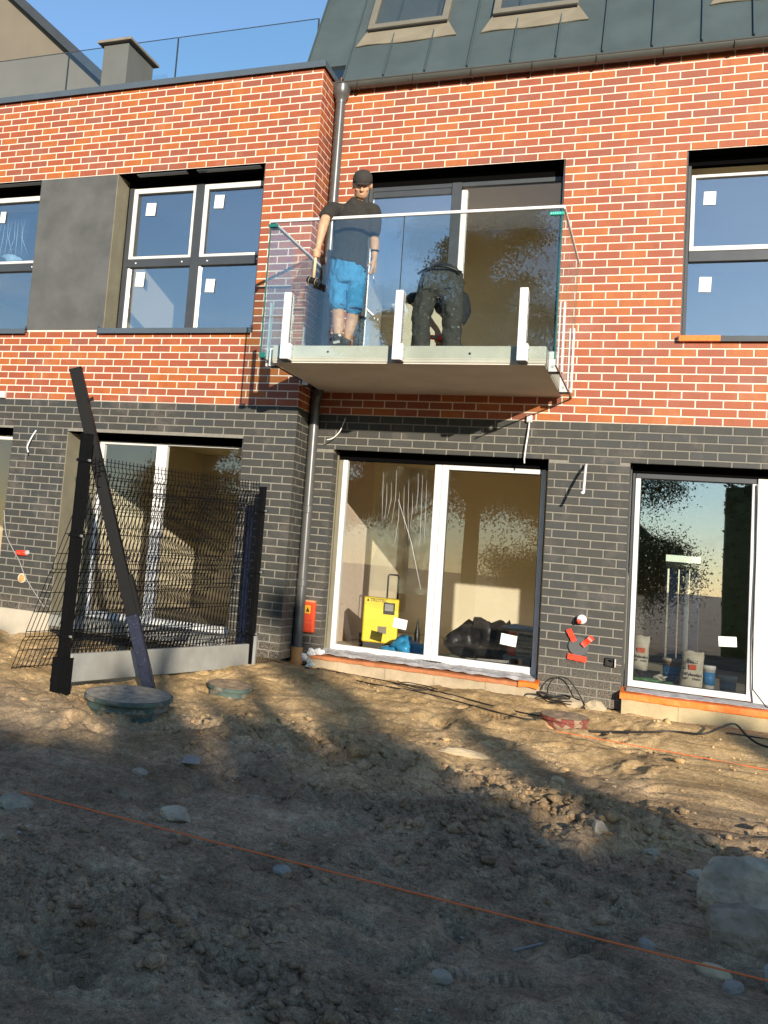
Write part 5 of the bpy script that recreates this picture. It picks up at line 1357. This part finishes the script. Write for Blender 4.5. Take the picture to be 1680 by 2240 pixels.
# ================================================================== PEOPLE
def skin_over(mb, name, m, parent, voxel, smooth=6, fold=None):
    """grow one continuous surface over overlapping volumes"""
    me = mb.data(name, m); o = bpy.data.objects.new('volume', me); COL.objects.link(o)
    r = o.modifiers.new('r', 'REMESH'); r.mode = 'VOXEL'; r.voxel_size = voxel; r.use_smooth_shade = True
    sm = o.modifiers.new('s', 'SMOOTH'); sm.factor = .5; sm.iterations = smooth
    dg = bpy.context.evaluated_depsgraph_get(); out = bpy.data.meshes.new_from_object(o.evaluated_get(dg))
    bpy.data.objects.remove(o); bpy.data.meshes.remove(me); out.name = name
    if fold:
        for v in out.vertices: v.co += v.normal * fold(v.co)
    out.materials.clear(); out.materials.append(m); out.polygons.foreach_set('use_smooth', [True] * len(out.polygons)); out.update()
    return link(name, out, parent)
def limb(b, pts, rs, n=14):
    """rounded, tapering chain"""
    P = [Vector(p) for p in pts]; out = []; rad = []
    for i in range(len(P) - 1):
        for k in range(5):
            u = k / 5; out.append(P[i].lerp(P[i + 1], u)); rad.append(rs[i] + (rs[i + 1] - rs[i]) * (u * u * (3 - 2 * u)))
    out.append(P[-1]); rad.append(rs[-1]); b.tube(out, rad, n)
    for p, r in zip(P, rs): b.ico(p, r * .985, 2)
def trunk(b, rings, n=24):
    """stacked oval sections: centre, half width, half depth, turn"""
    L_ = []
    for c, rx, ry, tw in rings:
        L_.append([(c[0] + rx * math.cos(a) * math.cos(tw) - ry * math.sin(a) * math.sin(tw), c[1] + rx * math.cos(a) * math.sin(tw) + ry * math.sin(a) * math.cos(tw), c[2] + (c[3] * math.cos(a) if len(c) > 3 else 0)) for a in [2 * math.pi * k / n for k in range(n)]])
    b.loft(L_)
def frame_of(f, up=(0, 0, 1)):
    f = Vector(f).normalized(); u = Vector(up); x = f.cross(u).normalized(); z = x.cross(f)
    return Matrix(((x.x, f.x, z.x), (x.y, f.y, z.y), (x.z, f.z, z.z)))
def head(b, c, f, up=(0, 0, 1), k=1.12):
    Rm = frame_of(f, up) * k; c = Vector(c); g = lambda x, y, z: c + Rm @ Vector((x, y, z))
    b.ico(c + Rm @ Vector((0, -.008, .022)), (.076, .096, .100), 3, 0, 0, 0, Rm)
    b.ico(g(0, .030, -.045), (.060, .066, .072), 3, 0, 0, 0, Rm); b.ico(g(0, .052, -.092), (.033, .032, .026), 2, 0, 0, 0, Rm)
    limb(b, [g(0, .090, .008), g(0, .108, -.030)], [.010, .015], 8); b.ico(g(.010, .101, -.034), .0095, 2); b.ico(g(-.010, .101, -.034), .0095, 2)
    b.ico(g(0, .088, -.062), (.025, .012, .007), 2, 0, 0, 0, Rm); b.ico(g(0, .086, -.074), (.022, .012, .008), 2, 0, 0, 0, Rm)
    for s_ in (-1, 1):
        b.ico(g(s_ * .030, .082, .022), (.022, .012, .009), 2, 0, 0, 0, Rm); b.ico(g(s_ * .036, .070, -.028), (.022, .018, .018), 2, 0, 0, 0, Rm)
        b.ico(g(s_ * .079, -.004, -.012), (.010, .022, .032), 2, 0, 0, 0, Rm)
    return g, Rm
def fist(b, c, axis, palm):
    """hand closed round a handle: four fingers and a thumb as arcs about the axis"""
    c, ax, pm = Vector(c), Vector(axis).normalized(), Vector(palm).normalized(); pm = (pm - ax * pm.dot(ax)).normalized(); sd = ax.cross(pm)
    b.ico(c + pm * .030, (.030, .030, .040), 2); b.ico(c + pm * .026 + ax * .02, (.026, .026, .030), 2); b.ico(c + pm * .026 - ax * .02, (.028, .028, .030), 2)
    for i, rr in enumerate((.0105, .011, .0105, .009)):
        o = c + ax * (-.033 + .022 * i); pts = [o + (pm * math.cos(a) + sd * math.sin(a)) * (.026 + .004 * math.cos(a)) for a in [.2 + .62 * k for k in range(8 - (i == 3))]]
        b.tube(pts, [rr] * 4 + [rr * .9] * (len(pts) - 5) + [rr * .75], 10)
        b.ico(pts[0], rr * 1.12, 2); b.ico(pts[3], rr * 1.05, 1); b.ico(pts[-1], rr * .8, 1)
    o = c - ax * .030; pts = [o + pm * .028 - sd * .012, o - sd * .032 + pm * .008 - ax * .004, o - sd * .026 - pm * .016 + ax * .006, o - pm * .028 + sd * .0 + ax * .012]
    b.tube(pts, [.015, .0125, .011, .009], 10); b.ico(pts[0], .016, 2); b.ico(pts[-1], .009, 1)
def open_hand(b, wrist, d, n, s_, curl=.35, k=1.0):
    """palm with four unequal fingers and a thumb leaving its side; d along the hand, n out of the palm, s_ thumb side"""
    w, d, n = Vector(wrist), Vector(d).normalized(), Vector(n).normalized(); t = Vector(s_).normalized()
    for q in (-1, 0, 1): limb(b, [w + t * .012 * q * k, w + d * .085 * k + t * .022 * q * k], [.019 * k, .0145 * k], 10)
    for i, L_ in enumerate((.068, .078, .073, .056)):
        p = w + d * .090 * k + t * (.030 - .0205 * i) * k; dd = d.copy(); pts = [p - d * .02 * k]; ang = .0
        for j, fr_ in enumerate((.46, .30, .24)):
            ang += curl * (.8 + .5 * j); q = (d * math.cos(ang) + n * math.sin(ang)); p = p + q * L_ * fr_ * k; pts.append(p)
        limb(b, pts, [.0105 * k, .0100 * k, .0088 * k, .0072 * k], 8)
    p = w + d * .025 * k + t * .022 * k; limb(b, [p, p + (d * .6 + t * .7 + n * .25).normalized() * .040 * k, p + (d * .85 + t * .55 + n * .5).normalized() * .078 * k], [.0150 * k, .0118 * k, .0085 * k], 8)
def foot(b, ankle, ball, w=.045, sole=3.238):
    a, t_ = Vector(ankle), Vector(ball); d = (t_ - a); d.z = 0; L_ = d.length; d.normalize(); s_ = Vector((-d.y, d.x, 0)); rings = []
    for u, hw, h in ((-.32, .026, .045), (-.26, .036, .075), (-.05, .038, .105), (.25, .041, .085), (.6, .046, .058), (.95, .047, .047), (1.2, .038, .038), (1.32, .020, .026)):
        c = Vector((a.x, a.y, sole)) + d * (L_ * u)
        rings.append([c + s_ * hw * (1 if abs(math.cos(q)) > .3 else 1) * math.cos(q) + Vector((0, 0, max(0, h * .5 + h * .5 * math.sin(q)))) for q in [2 * math.pi * j / 14 for j in range(14)]])
    b.loft(rings)

# --- standing man with the mallet
PM = thing('person', 'man in black cap and blue shorts leaning over the balcony rail with a mallet', 'person', (-1.90, -1.42, 3.238))
body = MB()
HC = Vector((-1.765, -1.56, 4.845)); HF = Vector((.24, -.86, -.50))
g, Rm = head(body, HC, HF)
limb(body, [(-1.815, -1.50, 4.62), (-1.79, -1.525, 4.76)], [.058, .056])
trunk(body, [((-1.88, -1.42, 3.95), .13, .10, 0), ((-1.88, -1.43, 4.15), .135, .09, 0), ((-1.86, -1.47, 4.40), .15, .09, 0), ((-1.85, -1.49, 4.58), .15, .075, 0), ((-1.835, -1.50, 4.67), .07, .055, 0)])
W1 = Vector((-2.055, -1.875, 4.150)); G1 = Vector((-2.066, -1.895, 4.078))
limb(body, [(-2.03, -1.54, 4.60), (-2.022, -1.80, 4.475), (-2.034, -1.845, 4.36), W1], [.055, .046, .047, .029])
limb(body, [W1, G1 + Vector((.006, .024, .02))], [.028, .03])
fist(body, G1, (-.01, .02, -1), (.25, .95, 0))
W2 = Vector((-1.612, -1.500, 4.110))
limb(body, [(-1.68, -1.47, 4.60), (-1.652, -1.415, 4.385), (-1.634, -1.45, 4.28), W2], [.053, .043, .044, .027])
open_hand(body, W2, (.03, -.10, -1), (-.75, -.5, .05), (-.35, -.9, 0), .30)
for K in ([(-1.955, -1.43, 3.98), (-1.948, -1.46, 3.68), (-1.947, -1.415, 3.56), (-1.933, -1.42, 3.335)], [(-1.81, -1.42, 3.98), (-1.812, -1.42, 3.68), (-1.822, -1.375, 3.56), (-1.866, -1.37, 3.335)]):
    limb(body, K, [.078, .056, .058, .036])
foot(body, (-1.933, -1.42, 3.3), (-1.895, -1.545, 3.24), .04); foot(body, (-1.866, -1.37, 3.3), (-1.80, -1.48, 3.24), .04)
skin_over(body, 'body', m_skin, PM, .0065, 5)
def cloth_fold(seed, amp, f=(14, 14, 9)):
    def fn(c):
        p = Vector((c.x * f[0], c.y * f[1], c.z * f[2])) + Vector((seed, 0, seed)); a = mnoise.noise(p); return amp * (1 - 2 * abs(a)) + amp * .5 * mnoise.noise(p * 2.3)
    return fn
b = MB()
trunk(b, [((-1.882, -1.435, 4.10, -.055), .178, .128, 0), ((-1.88, -1.44, 4.20), .170, .120, 0), ((-1.872, -1.455, 4.33), .165, .118, 0), ((-1.862, -1.475, 4.47), .182, .118, .05), ((-1.852, -1.49, 4.58), .180, .105, .08), ((-1.845, -1.50, 4.655), .130, .080, .1), ((-1.82, -1.505, 4.70), .072, .068, .1), ((-1.812, -1.508, 4.725), .064, .062, .1)])
limb(b, [(-1.98, -1.52, 4.61), (-2.035, -1.56, 4.60), (-2.025, -1.70, 4.53), (-2.020, -1.79, 4.482)], [.082, .080, .072, .066])
limb(b, [(-1.72, -1.475, 4.61), (-1.675, -1.465, 4.60), (-1.662, -1.44, 4.50), (-1.655, -1.425, 4.415)], [.080, .078, .070, .064])
skin_over(b, 'shirt', m_shirt, PM, .010, 4, cloth_fold(3, .011, (11, 11, 8)))
b = MB()
trunk(b, [((-1.882, -1.43, 3.90), .150, .118, 0), ((-1.882, -1.43, 4.0), .168, .128, 0), ((-1.882, -1.435, 4.14, -.04), .166, .118, 0)])
limb(b, [(-1.962, -1.43, 4.0), (-1.955, -1.45, 3.84), (-1.95, -1.455, 3.705)], [.094, .090, .080]); limb(b, [(-1.80, -1.42, 4.0), (-1.805, -1.42, 3.82), (-1.803, -1.41, 3.675)], [.094, .092, .084])
SH = skin_over(b, 'shorts', m_shorts, PM, .010, 3, cloth_fold(8, .012, (16, 16, 7)))
b = MB(); b.lathe([(.078, 3.675), (.080, 3.69)], (-1.95, -1.455, 0), 24); b.lathe([(.080, 3.645), (.083, 3.66)], (-1.803, -1.41, 0), 24); b.build('hem', m_shorts_d, SH, True)
b = MB(); b.ico((-2.045, -1.46, 3.86), (.022, .06, .09), 2, .2, 2); b.build('thigh_pocket', m_shorts_d, SH, True)
b = MB()
foot(b, (-1.933, -1.42, 3.3), (-1.890, -1.555, 3.24)); foot(b, (-1.866, -1.37, 3.3), (-1.79, -1.49, 3.24))
limb(b, [(-1.933, -1.42, 3.30), (-1.935, -1.42, 3.385)], [.046, .047]); limb(b, [(-1.866, -1.37, 3.29), (-1.866, -1.37, 3.36)], [.044, .044])
SHO = skin_over(b, 'shoes', m_shoe, PM, .008, 3)
b = MB(); b.ico((-1.905, -1.475, 3.385), (.018, .012, .016), 1); b.obox((-1.905, -1.56, 3.30), (.03, .0, .006), (0, .004, .0), (.0, -.01, .01)); b.build('shoe_trim', m_silver, SHO)
# cap, hair, eyes, bracelet
b = MB(); rings = []
for z, k in ((.018, 1.0), (.045, 1.0), (.075, .95), (.100, .80), (.118, .52), (.124, .15)):
    rings.append([g(.084 * k * math.cos(a), -.008 + .104 * k * math.sin(a), z) for a in [2 * math.pi * j / 28 for j in range(28)]])
b.loft(rings); CP = b.build('cap', m_cap, PM, True)
b = MB(); top, bot = [], []
for j in range(15):
    a = -.95 + 1.9 * j / 14; x, y = .082 * math.sin(a), .090 * math.cos(a); top.append((x, y)); bot.append((x * .98, y + .050 * math.cos(a * 1.45)))
poly = [g(x, y, .030 - 1.4 * x * x) for x, y in top] + [g(x, y, .024 - 2.2 * x * x) for x, y in bot[::-1]]
b.prism(poly, Rm @ Vector((0, 0, .005))); b.build('peak', m_cap, CP)
b = MB(); b.ico(g(0, -.008, .125), .007, 1); b.build('button', m_cap, CP)
b = MB(); b.ico(g(0, -.050, -.012), (.074, .058, .050), 3, .05, 5, 0, Rm); b.build('hair', m_hair, PM, True)
for s_ in (-1, 1):
    b = MB(); b.ico(g(s_ * .030, .086, .006), (.008, .005, .0035), 2, 0, 0, 0, Rm); b.build('eye', m_hair, PM, True)
    b = MB(); b.tube([g(s_ * .018, .0905, .022), g(s_ * .034, .089, .025), g(s_ * .046, .078, .020)], [.002, .0026, .0015], 6); b.build('eyebrow', mat('brown brow', (.10, .06, .035), .8), PM)
b = MB(); b.ico(g(0, .050, -.080), (.050, .044, .036), 3, .05, 3, 0, Rm); b.build('stubble', mat('stubble skin', (.36, .20, .12), .7, .15, 90), PM, True)
for z in (.0, .075):
    b = MB(); c = W2 + Vector((-.008, .02, .02 + z)); b.lathe([(.031 + z * .1, -.008), (.033 + z * .1, 0), (.031 + z * .1, .008)], c, 18); b.build('wrist_band', m_bag if z else mat('dark watch strap', (.03, .03, .05), .5), PM, True)
# what he holds
t = thing('rubber_mallet', 'black rubber mallet with pale wooden handle hanging outside the balcony glass', 'mallet', (-2.075, -1.89, 3.81))
b = MB(); b.tube([(-2.064, -1.896, 4.125), (-2.068, -1.894, 4.0), (-2.073, -1.89, 3.84)], [.0155, .0135, .0150], 12); b.build('handle', m_handle, t, True)
b = MB(); ax = Vector((.92, -.15, -.32)).normalized(); c = Vector((-2.073, -1.89, 3.815))
pts = [c + ax * q for q in (-.062, -.056, -.03, .0, .03, .056, .062)]; b.tube(pts, [.028, .034, .033, .031, .033, .034, .028], 20); HD = b.build('head', m_black, t, True)
b = MB(); b.tube([c - ax * .036, c - ax * .033], .0343, 20); b.tube([c + ax * .033, c + ax * .036], .0343, 20); b.build('rim_line', m_handle, HD)
t = thing('steel_rod', 'thin bright steel rod held in the lowered hand of the standing man', 'rod', (-1.60, -1.53, 3.87))
b = MB(); b.tube([(-1.612, -1.535, 4.02), (-1.598, -1.53, 3.93), (-1.588, -1.525, 3.87)], [.005, .005, .004], 8); b.build('rod', m_steel, t, True)

# --- bent man, seen from behind
PB = thing('person', 'man in dusty black work trousers bent double with his back to the viewer', 'person', (-1.04, -1.2, 3.238))
body = MB()
trunk(body, [((-1.04, -1.16, 3.80), .12, .09, 0), ((-1.04, -1.14, 3.98), .15, .12, 0)])
limb(body, [(-1.04, -1.10, 4.00), (-1.05, -.82, 3.98), (-1.06, -.58, 3.86)], [.135, .135, .125])
limb(body, [(-1.06, -.52, 3.82), (-1.06, -.44, 3.70)], [.058, .055]); g2, Rm2 = head(body, (-1.06, -.40, 3.60), (0, -.25, -1), (0, 1, -.2))
limb(body, [(-1.24, -.62, 3.90), (-1.372, -.80, 3.885), (-1.30, -.80, 3.80), (-1.135, -.73, 3.60)], [.055, .046, .044, .028])
open_hand(body, (-1.128, -.725, 3.585), (.10, .0, -1), (.5, -.85, 0), (.8, .5, 0), .5)
limb(body, [(-.90, -.60, 3.88), (-.93, -.72, 3.66), (-1.00, -.76, 3.52), (-1.03, -.76, 3.42)], [.055, .044, .042, .028]); open_hand(body, (-1.03, -.765, 3.40), (-.2, -.1, -1), (-.6, .8, 0), (-.8, -.5, 0), .5)
limb(body, [(-1.13, -1.17, 3.95), (-1.19, -1.19, 3.62), (-1.19, -1.16, 3.32)], [.085, .058, .040]); limb(body, [(-.95, -1.17, 3.95), (-.905, -1.19, 3.62), (-.90, -1.16, 3.32)], [.085, .058, .040])
foot(body, (-1.19, -1.15, 3.3), (-1.21, -1.02, 3.24), .04); foot(body, (-.90, -1.15, 3.3), (-.88, -1.02, 3.24), .04)
skin_over(body, 'body', m_skin, PB, .008, 4)
b = MB()
trunk(b, [((-1.045, -1.165, 3.80), .165, .105, 0), ((-1.042, -1.165, 3.87), .200, .135, 0), ((-1.038, -1.15, 3.96), .208, .150, 0), ((-1.04, -1.13, 4.05), .188, .145, 0), ((-1.045, -1.10, 4.115), .140, .11, 0), ((-1.05, -1.07, 4.15), .08, .06, 0)])
limb(b, [(-1.135, -1.17, 3.90), (-1.172, -1.20, 3.76), (-1.195, -1.205, 3.62), (-1.190, -1.19, 3.45), (-1.190, -1.18, 3.262)], [.108, .092, .084, .080, .082], 18)
limb(b, [(-.945, -1.17, 3.90), (-.912, -1.20, 3.76), (-.900, -1.205, 3.62), (-.902, -1.19, 3.45), (-.900, -1.18, 3.262)], [.108, .096, .086, .082, .084], 18)
TR_ = skin_over(b, 'trousers', m_trous, PB, .009, 3, cloth_fold(21, .014, (13, 13, 10)))
b = MB(); pts = [(-1.245 + .41 * u, -1.262 - .06 * math.sin(u * 3.14), 4.035 + .055 * math.sin(u * 3.14)) for u in [k / 10 for k in range(11)]]
b.tube([(x, y + .012, z) for x, y, z in pts], .013, 6); b.build('waistband', m_black, TR_, True)
for x in (-1.125, -.96):
    b = MB(); b.obox((x, -1.308, 3.93), (.052, 0, .004), (0, .004, .002), (0, -.006, .055)); o = b.build('back_pocket', m_trous, TR_); bevel(o, .003)
b = MB()
limb(b, [(-1.045, -1.10, 4.03), (-1.05, -.86, 4.03), (-1.06, -.60, 3.90)], [.150, .158, .150], 18)
limb(b, [(-1.16, -.66, 3.95), (-1.27, -.70, 3.93), (-1.375, -.81, 3.90)], [.085, .072, .060]); limb(b, [(-.94, -.64, 3.93), (-.90, -.66, 3.80), (-.915, -.70, 3.70)], [.08, .07, .06])
skin_over(b, 'jacket', mat('black work shirt', (.018, .019, .024), .9, .2, 25), PB, .010, 3, cloth_fold(31, .008))
b = MB(); foot(b, (-1.19, -1.15, 3.3), (-1.21, -1.0, 3.24)); foot(b, (-.90, -1.15, 3.3), (-.88, -1.0, 3.24)); skin_over(b, 'shoes', m_shoe, PB, .009, 3)
b = MB(); b.ico(g2(0, -.02, .03), (.082, .10, .098), 3, .08, 7, 0, Rm2); b.build('hair', m_hair, PB, True)
t = thing('spirit_level', 'short red spirit level between the legs of the bent man', 'level', (-1.13, -.72, 3.238))
b = MB(); b.obox((-1.14, -.76, 3.515), (.095, .012, -.010), (-.002, .012, 0), (.002, 0, .022)); o = b.build('body', m_red, t); bevel(o, .004)
b = MB(); b.obox((-1.14, -.774, 3.516), (.022, .003, -.002), (0, .002, 0), (0, 0, .009)); b.build('vial', m_greentape, t)
b = MB(); b.obox((-1.10, -.73, 3.37), (.035, .004, 0), (0, .012, 0), (0, 0, .13)); b.build('stand', m_rust, t)

# ================================================================== TREES BEHIND THE VIEWER (they shade the earth and show in the panes)
def tree(label, x, y, h, r, zlow, n, m, seed, lean=0, leaf=.16, squash=1.0, dense=False, group='trees across the plot', spread=1.0, corek=1.0):
    rd = random.Random(seed); r2 = np.random.default_rng(seed)
    t = thing('leafy_tree', label, 'tree', (x, y, -.5), group)
    b = MB(); tr = .05 + .014 * h; b.tube([(x, y, -.7), (x + .05, y, h * .3), (x + lean * .5, y + .1, h * .6), (x + lean, y, h * .93)], [tr * 1.2, tr, tr * .6, tr * .15], 10); b.build('trunk', m_bark, t, True)
    b = MB(); tips = []
    for k in range(int(22 + h * 3.2)):
        u = rd.uniform(.12, .95); zb = zlow + (h - zlow) * u; wr = r * (1 - .62 * u ** 1.6) * rd.uniform(.65, 1.08); an = rd.uniform(0, 6.28)
        base_ = Vector((x + lean * u, y, max(zb - wr * .3, .5))); tip = Vector((x + lean * u + wr * math.cos(an), y + wr * math.sin(an) * squash, zb + wr * rd.uniform(-.05, .3)))
        mid = (base_ + tip) / 2 + Vector((0, 0, .08 * wr)); b.tube([base_, mid, tip], [tr * .32, tr * .2, tr * .06], 5); tips.append((base_, mid, tip, wr))
    b.build('limbs', m_bark, t)
    per = n // len(tips); V = []; o = 0; F = []
    for base_, mid, tip, wr in tips:
        u = r2.random(per) ** .6; P0 = np.array(base_); P1 = np.array(tip); c = P0 + (P1 - P0) * u[:, None]
        sp = (.08 + .13 * wr) * spread * (.45 + .55 * np.sin(np.clip(u, 0, 1) * 3.1))
        c = c + r2.normal(0, 1, (per, 3)) * sp[:, None] * [1, squash, .72]
        a = r2.normal(0, 1, (per, 3)); a /= np.linalg.norm(a, axis=1)[:, None]; bb = r2.normal(0, 1, (per, 3)); bb -= a * (a * bb).sum(1)[:, None]; bb /= np.linalg.norm(bb, axis=1)[:, None]
        s_ = leaf * r2.uniform(.6, 1.3, per)[:, None]
        q = np.stack([c - a * s_, c + bb * s_ * .42, c + a * s_, c - bb * s_ * .42], 1).reshape(-1, 3); V.append(q)
    V = np.concatenate(V); nq = len(V) // 4; me = bpy.data.meshes.new('crown'); me.vertices.add(len(V)); me.vertices.foreach_set('co', V.astype(np.float32).ravel())
    me.loops.add(nq * 4); me.polygons.add(nq); me.loops.foreach_set('vertex_index', np.arange(nq * 4, dtype=np.int32)); me.polygons.foreach_set('loop_start', np.arange(0, nq * 4, 4, dtype=np.int32)); me.update(calc_edges=True); me.materials.append(m)
    link('crown', me, t)
    if dense:
        b = MB(); b.ico((x + lean * .4, y, zlow + (h - zlow) * .43), (r * .60 * corek, r * .4 * squash * corek, (h - zlow) * .41 * corek), 4, 1.1, seed); b.build('inner_foliage', m, t)
    return t
# mirrored in the panes
tree('bushy dark tree mirrored in the ground floor window beside the socket', -1.3, -26, 7.2, 3.2, .3, 230000, m_leaf, 1, .3, .042, 1, True, spread=1.45, corek=.62)
tree('tall leafy tree mirrored in the balcony glazing', -5.2, -27, 13.8, 4.2, 3.0, 130000, m_leaf2, 2, .3, .06, spread=1.25)
tree('spreading tree mirrored in the left pane of the terrace door', -10.3, -25, 7.5, 3.2, 1.2, 90000, m_leaf, 3, .2, .055)
tree('dark tree mirrored in the left terrace door behind the mesh', -15.2, -26, 7.2, 2.6, .5, 90000, m_leaf, 4, 0, .055, 1, True, spread=1.45, corek=.6)
tree('second leafy tree mirrored above the bent worker', -8.2, -30, 11.5, 3.4, 2.5, 90000, m_leaf2, 5, 0, .06)
# the row that keeps the low sun off the earth
for k, (x, h, r) in enumerate(((4.6, 6.4, 1.5), (6.1, 5.7, 1.0), (7.2, 4.85, .8), (8.1, 5.5, .8), (9.0, 5.75, .8), (9.9, 5.45, .9), (11.0, 5.1, 1.0), (12.2, 4.95, 1.1), (13.8, 5.1, 1.4), (15.8, 5.4, 1.7))):
    tree('hedge tree in the row whose shade covers the dark earth', x, -24 - .25 * (k % 2), h, r, .2, 4200, m_leaf, 20 + k, 0, .13, .8, True, 'hedge row that shades the plot')
tree('slender young tree whose shade falls on the red box and downpipe', 10.1, -24.6, 7.15, .42, 1.5, 5000, m_leaf, 60, 0, .10, .8, False, 'hedge row that shades the plot')
# continuous lower hedge, unseen, added to close gaps in the row's shade
t = thing('hedge', 'unseen hedge added under the tree row to shade the foreground', 'hedge', (10, -23.2, -.5))
b = MB(); rings = []
for i in range(61):
    x = 2.5 + .26 * i; top = 4.42 + .22 * mnoise.noise(Vector((x * 1.1, 2, 0))) + .12 * mnoise.noise(Vector((x * 4, 5, 0)))
    rings.append([(x, -23.2 + (.5 + .08 * mnoise.noise(Vector((x * 3, a, 1)))) * math.cos(a), -.6 + (top + .6) * (.5 + .5 * math.sin(a))) for a in [2 * math.pi * j / 18 for j in range(18)]])
b.loft(rings); b.build('inner_foliage', m_leaf, t)
r2 = np.random.default_rng(99); nq = 16000; cx = r2.uniform(2.5, 18.1, nq); cz = -.5 + 5.05 * np.sqrt(r2.random(nq)); cyy = -23.2 + r2.normal(0, .42, nq); V = []
c = np.stack([cx, cyy, np.minimum(cz, 4.5 + .2 * r2.normal(0, 1, nq))], 1); a = r2.normal(0, 1, (nq, 3)); a /= np.linalg.norm(a, axis=1)[:, None]; bb = np.cross(a, r2.normal(0, 1, (nq, 3))); bb /= np.linalg.norm(bb, axis=1)[:, None]
V = np.stack([c - a * .09, c + bb * .04, c + a * .09, c - bb * .04], 1).reshape(-1, 3)
me = bpy.data.meshes.new('leaves'); me.vertices.add(nq * 4); me.vertices.foreach_set('co', V.astype(np.float32).ravel()); me.loops.add(nq * 4); me.polygons.add(nq)
me.loops.foreach_set('vertex_index', np.arange(nq * 4, dtype=np.int32)); me.polygons.foreach_set('loop_start', np.arange(0, nq * 4, 4, dtype=np.int32)); me.update(calc_edges=True); me.materials.append(m_leaf); link('leaves', me, t)
